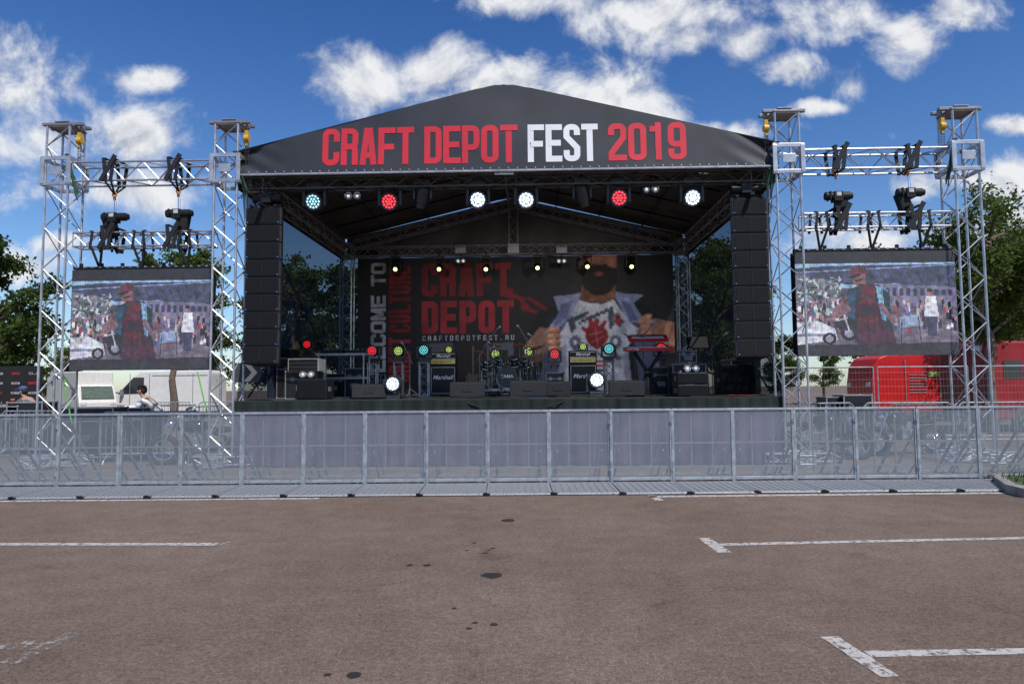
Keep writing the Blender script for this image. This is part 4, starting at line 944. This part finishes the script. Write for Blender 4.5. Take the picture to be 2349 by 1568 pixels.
dz=DZ+.19; dx,_=L(1163,850,18.6)
r=thing('drum_kit','black and chrome drum kit with cymbals on a riser','drum kit',(dx,18.75,dz))
SH=M('drum_shell',(.02,.028,.032),.2); HEAD=M('drum_head',(.03,.032,.038),.4); BRASS=M('cymbal_brass',(.5,.34,.11),.3,.9)
def drum(name,c,R,dp,ax):
    c=Vector(c);ax=Vector(ax).normalized(); m=MB(); m.tube(c-ax*dp/2,c+ax*dp/2,R,20); m.obj(name,SH,r,smooth=True)
    m=MB()
    for s in(-1,1): m.torus(c+ax*s*dp/2,R+.006,.01,ax,0,20,5)
    a=ax.orthogonal().normalized();b=ax.cross(a)
    for i in range(8):
        t=i*.785; q=(a*math.cos(t)+b*math.sin(t))*(R+.012); m.tube(c+q-ax*dp*.4,c+q+ax*dp*.4,.005,5); m.box(c+q,(.02,.02,.03))
    m.obj('hoop',HOOP,r,smooth=True); m=MB(); m.disc(c+ax*(dp/2+.003),R-.006,ax,0,20); m.obj('drum_head',HEAD,r)
drum('bass_drum',(0,0,.29),.28,.42,(0,-1,0)); drum('tom_drum',(-.2,-.02,.74),.14,.2,(.15,-.45,.9)); drum('tom_drum',(.2,-.02,.75),.15,.22,(-.1,-.45,.9)); drum('floor_tom',(.66,.2,.42),.2,.38,(0,-.05,1)); drum('snare_drum',(-.42,.38,.55),.18,.14,(0,0,1)); drum('tom_drum',(-.58,.05,.66),.13,.2,(.2,-.3,.9)); drum('tom_drum',(.5,-.05,.7),.14,.2,(-.2,-.4,.9))
text_mesh('TAMA',.13,TXW,r,(0,-.222,.33))
for cx,cy,cz,R,sx in((-.72,.1,1.0,.2,.3),(-.35,-.05,1.18,.2,.2),(.35,-.02,1.2,.21,-.15),(.82,.15,1.12,.24,-.3)):
    m=MB(); ax=Vector((sx,-.25,1)).normalized(); m.tube(Vector((cx,cy,cz)),Vector((cx,cy,cz))+ax*.02,R,20,r2=.04); m.obj('cymbal',BRASS,r,smooth=True)
    m=MB(); m.tube((cx,cy,cz+.05),(cx,cy+.1,.5),.012); m.tube((cx,cy+.1,.5),(cx,cy+.1,.1),.016)
    for k in range(3): m.tube((cx,cy+.1,.3),(cx+.22*math.cos(k*2.1),cy+.1+.22*math.sin(k*2.1),.01),.01)
    m.obj('cymbal_stand',HOOP,r)
m=MB(); m.tube((0,.75,.45),(0,.75,.52),.17,16); m.tube((0,.75,0),(0,.75,.45),.02); m.obj('throne',BLK2,r,smooth=True)
def mic(px,yt,y,bx):
    x,z=L(px,yt,y); r=thing('microphone_stand','black microphone boom stand with microphone','microphone stand',(x,y,DZ),group='microphone stands'); H=z-DZ
    m=MB(); m.tube((0,0,0),(0,0,H-.25),.014); 
    for k in range(3): m.tube((0,0,.22),(.28*math.cos(k*2.09+.5),.28*math.sin(k*2.09+.5),.01),.012)
    m.obj('tripod',STND,r); m=MB(); m.tube((-bx*.45,0,H-.25-.22),(bx,0,H),.012); m.ell((0,0,H-.26),.025,0,8,6); m.obj('boom',STND,r)
    m=MB(); m.tube((bx,0,H),(bx*1.25,-.03,H+.04),.018,8,r2=.024); m.ell((bx*1.28,-.03,H+.05),.036,0,8,6); m.obj('microphone',ALU,r,smooth=True)
mic(1118,755,17.5,.25); mic(1208,752,17.6,-.18); mic(1245,770,18.2,-.3); mic(1474,742,16.5,.25); mic(940,790,16.3,-.15); mic(1632,770,18,.3); mic(1150,800,18,-.15); mic(1100,790,18.5,.2); mic(1455,768,17.2,-.2)
cx,w,zt,_=boxpx(733,846,811,905,16.8)
r=thing('equipment_table','grey folding table with equipment and cables on top','table',(cx,16.8,DZ)); H=zt-DZ
m=MB(); m.box((0,0,H-.03),(w,.7,.05)); m.obj('table_top',M('table_grey',(.5,.5,.5),.5),r,bevel=.008)
for sx in(-1,1):
    for sy in(-1,1): m=MB(); m.tube((sx*(w/2-.06),sy*.3,0),(sx*(w/2-.06),sy*.3,H-.05),.022,8); m.obj('leg',ALU,r)
m=MB(); m.box((0,.3,H*.45),(w-.1,.03,.05)); m.obj('rail',ALU,r)
r=thing('mixer_deck','black dj mixing deck lying on the table','mixer',(cx,16.75,DZ+H)); m=MB(); m.box((-.25,0,.05),(.5,.4,.09)); m.box((.3,0,.04),(.45,.38,.07)); m.obj('housing',BLK,r,bevel=.01); m=MB()
for i in range(14): m.tube((-.45+.07*i,-.1+(i%3)*.1,.09),(-.45+.07*i,-.1+(i%3)*.1,.12),.012,6)
m.obj('knob',ALUD,r); m=MB(); m.tube((-.4,.02,.096),(-.4,.02,.106),.12,18); m.obj('jog_wheel',ALU,r)
case(L(770,880,17.8)[0],17.9,DZ,.75,.6,.62); case(L(815,870,17.4)[0],17.6,DZ,.5,.6,.75)
case(L(690,850,16.6)[0],16.6,DZ,.95,.7,.98,'tall flight case rack with electronics'); case(L(1510,865,17.5)[0],17.4,DZ,.65,.6,.7); case(L(1575,840,16.6)[0],16.6,DZ,.8,.6,.75)
case(L(1575,840,16.6)[0],16.6,DZ+.77,.42,.4,.3,'small flight case standing on a larger one'); case(L(1690,860,17)[0],16.6,DZ,.7,.7,.85); case(L(1095,860,18.9)[0],19.3,DZ,.65,.5,.55); case(L(1272,850,18.9)[0],18.8,DZ,.5,.45,.62); case(L(850,860,17.9)[0],18.3,DZ,.5,.5,.6)
speaker(1655,1735,835,905,16.0,'black subwoofer beside the stage wing',1); speaker(612,668,800,910,16.5,'dark cabinet behind the hanging speakers',2)
r=thing('amplifier_rack','open rack with grey amplifiers and dials on the stage','rack',(L(692,850,14.95)[0],15.1,DZ+.62))
m=MB(); m.box((0,.2,.14),(.7,.5,.28)); m.obj('housing',M('rack_grey',(.3,.3,.3),.5),r,bevel=.01)
for i in range(3): m=MB(); m.box((0,-.055,.05+i*.09),(.64,.01,.075)); m.obj('front_panel',BLK,r)
x,z=L(1487,800,16.3)
r=thing('keyboard_stand','black crossed keyboard stand','stand',(x,16.4,DZ)); H=z-DZ-.05
m=MB()
for s in(-1,1):
    for y in(-.14,.14): m.tube((-s*.32,y,.02),(s*.32,y,H),.022,8)
    m.tube((s*.32,-.2,.02),(s*.32,.2,.02),.02,8); m.tube((s*.32,-.2,H),(s*.32,.2,H),.02,8)
m.tube((-.1,-.15,H/2),(.1,-.15,H/2),.05,10); m.obj('frame',BLK,r)
def keys(x,y,z,w,tilt,lab,txt=None):
    r=thing('keyboard',lab,'keyboard',(x,y,z),group='keyboards'); m=MB(); R=RX(tilt); m.box((0,0,0),(w,.32,.09),0,R); m.obj('housing',RED,r,bevel=.012)
    m=MB(); 
    for i in range(24): m.box(R@Vector((-w*.4+i*w*.8/24,-.09,.05)),(w*.8/26,.13,.012),0,R)
    m.obj('key',WHT,r)
    m=MB()
    for i in range(10): q=R@Vector((-w*.4+i*w*.08,.08,.05)); m.tube(q,q+Vector((0,0,.015)),.014,6)
    m.obj('knob',BLK,r)
    if txt: text_mesh(txt,.07,TXW,r,(-w*.33,-.165,0),name='lettering')
keys(x,16.35,z,1.15,.1,'red stage keyboard lying on a crossed stand','nord stage'); keys(x+.05,16.65,z+.28,.95,.35,'second red keyboard tilted above the first')
x,z=L(1085,800,18.6); r=thing('electric_guitar','dark electric guitar standing upright on a stand','guitar',(x,18.6,DZ+.25))
m=MB(); m.prism([(-.16,0),(-.19,.1),(-.14,.22),(-.17,.34),(-.08,.4),(-.03,.3),(.03,.3),(.1,.38),(.16,.3),(.13,.2),(.18,.08),(.12,-.02),(0,-.04)],-.02,.03); m.obj('body',M('guitar_paint',(.03,.02,.02),.2),r,bevel=.01); m=MB(); m.box((0,-.01,.62),(.045,.025,.66)); m.prism([(-.03,.95),(.03,.95),(.05,1.1),(-.02,1.12)],-.015,.01); m.obj('neck',M('dark_wood',(.12,.06,.03),.5),r); m=MB(); m.tube((0,.05,-.25),(0,.05,.3),.015); m.tube((-.15,-.1,-.25),(0,.05,0),.012); m.tube((.15,-.1,-.25),(0,.05,0),.012); m.obj('stand',BLK,r)
for pxx,pyy,y in((1600,785,17.),(640,800,17.5)):
    x,z=L(pxx,pyy,y); r=thing('music_stand','black music stand on the stage','music stand',(x,y,DZ),group='music stands'); H=z-DZ
    m=MB(); m.tube((0,0,0),(0,0,H),.014); 
    for k in range(3): m.tube((0,0,.2),(.25*math.cos(k*2.09),.25*math.sin(k*2.09),.01),.01)
    m.obj('tripod',BLK,r); m=MB(); m.box((0,0,H),(.5,.02,.32),0,RX(-.5)); m.obj('desk',BLK,r)
def cable(pts,mat=RUB,lab='black cable lying across the stage floor'):
    o=MB(); 
    P=[Vector(p) for p in pts]; out=[]
    for i in range(len(P)-1):
        p0=P[max(0,i-1)];p1=P[i];p2=P[i+1];p3=P[min(len(P)-1,i+2)]
        for k in range(6):
            t=k/6; out.append(.5*((2*p1)+(-p0+p2)*t+(2*p0-5*p1+4*p2-p3)*t*t+(-p0+3*p1-3*p2+p3)*t**3))
    out.append(P[-1]); o.path(out,.012,5); q=o.obj('cable',mat); tag(q,lab,'cable','cables on the stage',True)
BLUC=M('blue_cable',(.015,.035,.12),.6); REDC=M('red_cable',(.2,.012,.018),.6)
for i in range(18):
    x0=random.uniform(-5,4.8);y0=random.uniform(14.,15.8); pts=[(x0,y0,DZ+.014)]
    for k in range(6): x0+=random.uniform(-.1,.5);y0+=random.uniform(-.2,.2);pts.append((max(-5.4,min(5.2,x0)),max(13.95,y0),DZ+.014+random.choice([0,0,.02])))
    c_=random.choice([0,0,0,1,0,0]); cable(pts,BLUC if c_ else RUB,'blue cable lying across the stage floor' if c_ else 'black cable lying across the stage floor')
cable([(-1.9,13.95,DZ+.02),(-1.2,13.9,DZ+.0),(-.5,13.78,DZ-.2),(.2,13.76,DZ-.24),(.9,13.8,DZ-.1),(1.3,13.95,DZ+.02)],RUB,'black cable sagging over the front edge of the stage')
cable([(4.4,14.1,DZ+.02),(4.6,14.,DZ+.03),(4.9,14.05,DZ+.02),(5.1,14.3,DZ+.02)],REDC,'red cable at the corner of the stage')
# =====================================================================================
# BACKSTAGE AND BACKGROUND
def wheel(r,x,y,z,R,w=.2):
    m=MB(); m.torus((x,y,z),R-.08,.09,(0,1,0),0,24,8); m.tube((x,y-w/2.4,z),(x,y+w/2.4,z),R-.1,20); wh=m.obj('tyre',RUB,r,smooth=True)
    m=MB(); m.tube((x,y-w/2-.01,z),(x,y-w/2+.05,z),R*.55,16); 
    for k in range(6): a=k*1.047; m.tube((x+R*.35*math.cos(a),y-w/2-.02,z+R*.35*math.sin(a)),(x+R*.35*math.cos(a),y-w/2-.03,z+R*.35*math.sin(a)),.03,6)
    m.obj('rim',ALUD,r,smooth=True)
def vehicle(name,lab,cat,loc,rz,prof,wd,mat,wins,wheels,extra=None,sc=1.):
    r=thing(name,lab,cat,loc,rz,stage=False); r.scale=(sc,sc,sc); m=MB(); m.prism(prof,-wd/2,wd/2); m.obj('body',mat,r,bevel=.07)
    for wp in wins:
        for s in(-1,1): m=MB(); m.prism(wp,s*(wd/2+.004),s*(wd/2+.012)); m.obj('window',GLASS,r)
    for wx in wheels: 
        for s in(-1,1): wheel(r,wx,s*(wd/2-.08),.35,.36)
    m=MB(); m.box((prof[0][0]-.02,0,.5),(.12,wd-.1,.22)); m.obj('bumper',M('dark_plastic',(.05,.05,.055),.6),r,bevel=.03)
    for s in(-1,1):
        m=MB(); m.box((prof[1][0]+.02,s*(wd/2-.25),prof[1][1]-.05),(.1,.34,.2)); m.obj('headlight',M('headlight_glass',(.7,.7,.72),.1),r,bevel=.03)
    m=MB(); m.box(((prof[0][0]+prof[-1][0])/2,-wd/2-.01,.75),(prof[-1][0]-prof[0][0]-1.6,.02,.08)); 
    if extra: extra(r,m)
    m.obj('trim',M('grey_trim',(.25,.25,.26),.6),r)
    return r
VP=[(0,.35),(0,.95),(.12,1.15),(.95,1.4),(1.75,2.3),(2.15,2.6),(5.9,2.62),(6.0,2.45),(6.0,.35)]
def ex(r,m):
    for x in(1.3,2.35,3.5,4.7): m.box((x+.3,-1.012,1.5),(.03,.012,1.9))
    m.box((1.25,-1.15,1.45),(.12,.2,.3)); m.box((4.3,-1.012,2.35),(3.,.012,.03)); m.box((5.9,-1.012,1.5),(.03,.012,1.9))
xv,_=W(255,900,38)
vehicle('delivery_van','white high roof delivery van parked behind the fence','van',(xv,38,0),0,VP,2.,WHT,[[(.95,1.35),(2.35,1.38),(2.35,2.25),(1.78,2.25)]],[1.15,4.9],ex)
xv2,_=W(248,900,36)
def wsc(r,m):
    k=MB(); k.add([(.08,-.9,1.35),(.08,.9,1.35),(.42,.85,2.08),(.42,-.85,2.08)],[[0,1,2,3]]); k.obj('windscreen',M('windscreen_glass',(.12,.16,.12),.1),r,loc=(-.03,0,.02))
vehicle('camper_truck','white box truck with large windscreen parked by the van','truck',(xv2,35.2,0),math.pi-.7,[(0,.4),(0,1.1),(.1,1.3),(.45,2.1),(.7,2.15),(.75,3.0),(6,3.05),(6,.4)],2.1,M('truck_white',(.75,.74,.7),.4,0,.08),[[(.35,1.35),(1.3,1.35),(1.3,2.0),(.6,2.0)]],[.9,4.6],wsc,.85)
REDV=M('red_vehicle_paint',(.58,.015,.014),.35,0,.12,2); REDD=M('dark_red_paint',(.3,.012,.016),.4,0,.2,2)
xr,_=W(1968,860,29)
def ex2(r,m):
    for i in range(7): m.box((1.9,-1.07,1.2+i*.12),(.7,.02,.03))
    for q in(1.4,2.8,3.6): m.box((q,-1.07,1.6),(.03,.02,1.9))
    k=MB(); k.box((2.55,-1.075,1.95),(.5,.02,.2)); k.obj('sticker',M('green_sticker',(.3,.45,.08),.5),r)
vehicle('red_food_truck','bright red food truck with rounded roof parked behind the wire fence','truck',(xr,29,0),0,[(0,.4),(0,1.6),(.1,2.3),(.35,2.65),(.7,2.78),(3.6,2.8),(4.1,2.7),(4.25,2.4),(4.25,.4)],2.1,REDV,[[(3.0,1.5),(3.9,1.5),(3.9,2.2),(3.0,2.2)]],[.9,3.3],ex2)
xr,_=W(2262,860,21.8)
vehicle('red_truck','dark red truck body parked behind the tree','truck',(xr,23,0),0,[(0,.4),(0,2.75),(.1,2.92),(6.2,2.92),(6.3,2.8),(6.3,.4)],2.3,REDD,[[(.6,1.7),(1.2,1.7),(1.2,2.3),(.6,2.3)]],[1.2,5.],None)
xr,_=W(2070,860,33)
vehicle('red_trailer','dark red box trailer with black lower panel','trailer',(xr,33,0),0,[(0,.5),(0,2.6),(.1,2.75),(5,2.75),(5.05,.5)],2.2,REDD,[[(.5,1.5),(3.2,1.5),(3.2,2.3),(.5,2.3)]],[2.,3.4],None)
xb,_=W(2352,700,55); r=thing('brick_building','dark brown building with rows of windows behind the trees','building',(xb+4.2,60,0),stage=False)
m=MB(); m.box((0,0,6.1),(12,10,12.2)); m.obj('wall',M('brown_brick',(.14,.08,.06),.8,0,.3,3,bump=.3),r); m=MB(); m.box((0,0,12.4),(12.6,10.6,.4)); m.obj('roof',M('roof_dark',(.06,.06,.065),.7),r)
for i in range(4):
    for j in range(3): m=MB(); m.box((-4.2+i*2.8,-5.01,2.5+j*3.6),(1.3,.05,1.8)); m.obj('window',GLASS,r)
def fence(x,y,w=2.6,rz=0):
    r=thing('wire_fence_panel','grey wire mesh construction fence panel','fence',(x,y,0),rz,group='wire fence panels',stage=False)
    m=MB(); m.path([(-w/2,0,.1),(-w/2,0,2.05),(w/2,0,2.05),(w/2,0,.1),(-w/2,0,.1)],.021,8); m.obj('frame',STEEL,r)
    m=MB(); i=-w/2+.1
    while i<w/2: m.tube((i,0,.1),(i,0,2.05),.002,3,cap=False); i+=.1
    z=.3
    while z<2.05: m.tube((-w/2,0,z),(w/2,0,z),.0024,3,cap=False); z+=.2
    m.obj('wire_mesh',ALUD,r)
    for s in(-1,1): m=MB(); m.box((s*w/2,0,.06),(.22,.6,.12)); m.obj('foot',CONC,r,bevel=.02)
    return r
F=fence(W(1900,900,19.5)[0],19.5)
for i in range(1,4): dup(F,(F.location.x+2.68*i,19.5-.05*i,0),.02)
def ped(x,y,rz):
    r=thing('pedestrian_barrier','galvanised steel pedestrian barrier with vertical bars','barrier',(x,y,0),rz,group='pedestrian barriers backstage',stage=False)
    m=MB(); m.path([(-1.05,0,.2),(-1.05,0,1.0),(-.95,0,1.1),(.95,0,1.1),(1.05,0,1.0),(1.05,0,.2),(-1.05,0,.2)],.02,8); m.obj('frame',STEEL,r)
    m=MB()
    for i in range(15): m.tube((-.93+i*.133,0,.2),(-.93+i*.133,0,1.1),.009,5)
    m.obj('bar',STEEL,r)
    for s in(-1,1): m=MB(); m.path([(s*.85,-.3,0),(s*.85,-.25,.08),(s*.85,0,.22),(s*.85,.25,.08),(s*.85,.3,0)],.018,6); m.obj('foot',STEEL,r)
    return r
Pd=ped(-7.9,15.0,.1)
for x,y,a in((-5.6,16.6,.4),(-11.2,16.2,-.2),(-8.5,20,1.2),(7.6,17.2,.15),(9.8,17.,-.1),(12.,16.8,-.05),(14.3,16.7,0),(-13.,18,.3),(6.8,14.8,1.1),(-13.2,26,0),(-10.9,26.2,.1),(-8.6,26,0)): dup(Pd,(x,y,0),a)
for px_,yb_,y,w,h in((20,930,17.5,.7,.5),(75,930,17.5,.7,.6),(1918,915,18.2,.6,.55),(1955,910,18.,.55,.6),(300,940,17.2,.75,.45),(215,1000,15.5,1.,.5)):
    x,_=W(px_,yb_,y); case(x,y,0,w+.2,.6,h+.6,'black flight case with aluminium edges standing on the asphalt',False,True)
x0,z1=W(-60,836,24); x1,_=W(96,836,24)
r=thing('sponsor_wall','black sponsor banner wall printed with white and red logos','banner wall',((x0+x1)/2,24,0),stage=False); w=x1-x0; z1=2.45
m=MB(); m.box((0,.03,z1/2),(w,.05,z1)); m.obj('banner',BLK2,r); m=MB(); fn=lambda x,z,dz:Vector((x,-.005-dz,z))
k=0
for j in range(4):
    for i in range(4):
        k+=1; t=['CRAFT','PIONEER','MAXON','DEPOT','DJ'][k%5]; xx=-w/2+.15+i*w/4; zz=z1-.3-j*.34; mi=[1,0,0,1,0][k%5]; word(m,t,xx,xx+.3,zz,.08,fn,.2,mi)
        if k%5==0: m.add([(xx,-.004,zz+.12),(xx+.14,-.004,zz+.12),(xx+.14,-.004,zz+.18),(xx,-.004,zz+.18)],[[0,1,2,3]],2)
m.obj('lettering',[M('logo_white',(.45,.45,.45),.6),TXR,M('orange_print',(.6,.22,.05),.6)],r)
x,_=W(566,830,26); r=thing('direction_sign','dark board with large white chevron arrow on two posts','sign',(x,26,0),stage=False); m=MB(); m.box((0,0,2.2),(1.1,.04,.75)); m.obj('board',M('sign_dark',(.06,.06,.07),.5),r)
m=MB(); m.add([(-.1,-.024,2.55),(.12,-.024,2.55),(.42,-.024,2.2),(.12,-.024,1.86),(-.1,-.024,1.86),(.2,-.024,2.2)],[[0,1,2,5],[5,2,3,4]]); m.obj('arrow',TXW,r)
for s in(-.45,.45): m=MB(); m.tube((s,.05,0),(s,.05,2.5),.03); m.obj('post',STEEL,r)
def bike(x,y,rz,lab):
    r=thing('motorcycle',lab,'motorcycle',(x,y,0),rz,group='motorcycles parked behind the barrier',stage=False)
    for wx in(-.75,.78):
        m=MB(); m.torus((wx,0,.32),.27,.06,(0,1,0),0,24,8); m.obj('tyre',RUB,r,smooth=True); m=MB(); m.torus((wx,0,.32),.21,.015,(0,1,0),0,20,5); m.tube((wx,-.06,.32),(wx,.06,.32),.04,8)
        for k in range(10): a=k*.628; m.tube((wx,0,.32),(wx+.21*math.cos(a),0,.32+.21*math.sin(a)),.005,4)
        m.obj('rim',CHROME,r)
    m=MB(); m.tube((-.8,.09,.32),(-.5,.09,.95),.022,8); m.tube((-.8,-.09,.32),(-.5,-.09,.95),.022,8); m.obj('fork',CHROME,r)
    m=MB(); m.path([(-.5,0,.85),(-.2,0,.4),(.3,0,.3),(.5,0,.55),(-.45,0,.85)],.028,8); m.tube((.3,0,.3),(.78,0,.32),.03); m.obj('frame',BLK,r)
    m=MB(); m.ell((-.15,0,.8),(.3,.15,.14),0,14,10); m.obj('fuel_tank',M('tank_paint',(.02,.02,.03),.12),r,smooth=True)
    m=MB(); m.box((.0,0,.45),(.32,.26,.24)); m.tube((-.05,0,.5),(-.16,0,.72),.09,12); m.tube((.05,0,.5),(.14,0,.72),.09,12); m.obj('engine',ALUD,r,bevel=.02)
    m=MB(); m.ell((.35,0,.72),(.28,.15,.07)); m.ell((.68,0,.72),(.2,.12,.05)); m.obj('seat',BLK2,r,smooth=True)
    m=MB(); m.path([(-.1,-.16,.4),(.1,-.18,.25),(.9,-.18,.3)],.04,8); m.obj('exhaust',CHROME,r,smooth=True)
    m=MB(); m.path([(-.35,-.38,1.08),(-.45,-.15,1.0),(-.45,.15,1.0),(-.35,.38,1.08)],.015,6); m.obj('handlebar',CHROME,r)
    m=MB(); m.ell((-.62,0,.85),.1); m.obj('headlight',CHROME,r,smooth=True)
    m=MB(); m.torus((.78,0,.32),.35,.02,(0,1,0),0,12,5,0,2.6); m.torus((-.75,0,.32),.35,.018,(0,1,0),0,12,5,.4,2.6); m.obj('mudguard',BLK,r)
bike(8.7,15.3,.25,'black chrome motorcycle parked behind the mesh barrier'); bike(6.5,14.6,2.8,'black chrome motorcycle parked behind the mesh barrier'); bike(-6.6,14.6,.2,'black motorcycle parked behind the mesh barrier')
# =====================================================================================
# PEOPLE
def skin(name,V,Ed,R,mat,parent,sub=2):
    me=bpy.data.meshes.new(name); me.from_pydata(V,Ed,[]); o=bpy.data.objects.new(name,me); COL.objects.link(o); o.parent=parent
    md=o.modifiers.new('s','SKIN'); 
    for i,q in enumerate(me.skin_vertices[0].data): q.radius=R[i] if hasattr(R[i],'__len__') else (R[i],R[i]); q.use_root=(i==0)
    s=o.modifiers.new('u','SUBSURF'); s.levels=sub; s.render_levels=sub; md.use_smooth_shade=True; me.materials.append(mat); return o
SKIN=M('skin',(.5,.28,.2),.6,0,.08,8); HAIR=M('dark_hair',(.03,.02,.015),.8); SHIRT=M('white_shirt',(.82,.81,.81),.8,0,.06,5); JEANS=M('dark_jeans',(.03,.035,.06),.9)
def person(loc,rz,lab,shirtm,cap=None):
    r=thing('person',lab,'person',loc,rz,stage=False)
    J={'pel':(.32,0,.93),'sp':(.24,0,1.1),'ch':(.08,0,1.27),'nk':(-.06,0,1.4),'hd0':(-.1,0,1.47),'hd':(-.13,0,1.56),'hd2':(-.12,0,1.64),
     'ls':(.0,-.19,1.33),'le':(-.2,-.25,1.12),'lw':(-.45,-.2,1.16),'lh':(-.53,-.19,1.17),'rs':(.0,.19,1.33),'re':(-.2,.25,1.12),'rw':(-.45,.18,1.16),'rh':(-.53,.17,1.17),
     'lp':(.34,-.1,.9),'lk':(.26,-.11,.49),'la':(.36,-.11,.09),'lt':(.2,-.12,.04),'rp':(.34,.1,.9),'rk':(.3,.11,.49),'ra':(.42,.11,.09),'rt':(.26,.12,.04)}
    K=list(J); rd={'pel':.13,'sp':.12,'ch':.14,'nk':.06,'hd0':.06,'hd':.092,'hd2':.07,'ls':.065,'rs':.065,'le':.045,'re':.045,'lw':.03,'rw':.03,'lh':.035,'rh':.035,'lp':.09,'rp':.09,'lk':.06,'rk':.06,'la':.042,'ra':.042,'lt':.035,'rt':.035}
    ed=[('pel','sp'),('sp','ch'),('ch','nk'),('nk','hd0'),('hd0','hd'),('hd','hd2'),('ch','ls'),('ls','le'),('le','lw'),('lw','lh'),('ch','rs'),('rs','re'),('re','rw'),('rw','rh'),('pel','lp'),('lp','lk'),('lk','la'),('la','lt'),('pel','rp'),('rp','rk'),('rk','ra'),('ra','rt')]
    V=[J[k] for k in K]; R=[rd[k] for k in K]; Ed=[(K.index(a),K.index(b)) for a,b in ed]
    for h,s in(('lh',-1),('rh',1)):
        b=Vector(J[h])
        for f in range(5):
            o1=b+Vector((-.05,s*(-.03+.016*f),.0)) if f<4 else b+Vector((-.005,-s*.04,.0)); o2=o1+Vector((-.035,0,-.012)) if f<4 else o1+Vector((-.03,-s*.01,-.01))
            i=len(V); V+= [tuple(o1),tuple(o2)]; R+= [.009,.008]; Ed+= [(K.index(h),i),(i,i+1)]
    i=len(V); V+=[(-.235,0,1.555),]; R+=[.014]; Ed+=[(K.index('hd'),i)]
    skin('body',V,Ed,R,SKIN,r,2)
    def sub(keys,extra,name,mat):
        kk=[k for k in K if k in keys]; 
        e=[(kk.index(a),kk.index(b)) for a,b in ed if a in keys and b in keys]; skin(name,[J[k] for k in kk],e,[rd[k]+extra for k in kk],mat,r,2)
    sub(['pel','sp','ch','ls','le','lw','rs','re','rw'],.026,'shirt',shirtm); sub(['pel','lp','lk','la','rp','rk','ra'],.014,'trousers',JEANS)
    m=MB(); m.ell((-.105,0,1.63),(.115,.1,.085),0,16,10); m.ell((-.06,0,1.57),(.08,.1,.09),0,14,8); m.obj('hair',HAIR,r,smooth=True)
    for s in(-1,1): m=MB(); m.ell((-.125,s*.098,1.555),(.022,.012,.032),0,8,6); m.obj('ear',SKIN,r,smooth=True)
    for s in(-1,1): m=MB(); m.ell((-.218,s*.032,1.58),(.01,.014,.008),0,8,6); m.obj('eye',HAIR,r)
    m=MB(); m.ell((-.222,0,1.51),(.008,.025,.007)); m.obj('mouth',M('lips',(.35,.12,.1)),r)
    for s in(-1,1): m=MB(); m.ell((.25 if s<0 else .31,s*.115,.04),(.15,.055,.05)); m.obj('shoe',BLK,r,smooth=True)
    if cap:
        m=MB(); m.ell((-.12,0,1.64),(.125,.11,.09),0,16,10); m.prism([(-.2,.0),(-.34,-.02),(-.34,0),(-.2,.02)],-.07,.07,off=(0,0,1.63)); m.obj('cap',cap,r,smooth=True)
    return r
x,_=W(336,900,17.3); person((x,17.3,0),.25,'person in a white shirt leaning forward on a case',SHIRT)
x,_=W(62,900,20.); person((x,20,.0),0,'person in a blue cap leaning behind the flight cases',M('grey_shirt',(.12,.1,.1),.8),M('blue_cap',(.06,.1,.25),.8))
# =====================================================================================
Rm=Matrix.Translation((0,14,0))@Matrix.Rotation(-SA,4,'Z')@Matrix.Translation((0,-14,0))
for o in STAGE: 
    T=Matrix.LocRotScale(o.location,o.rotation_euler,o.scale); q=Rm@T; lo,ro,sc=q.decompose(); o.location=lo; o.rotation_euler=ro.to_euler(); o.scale=sc
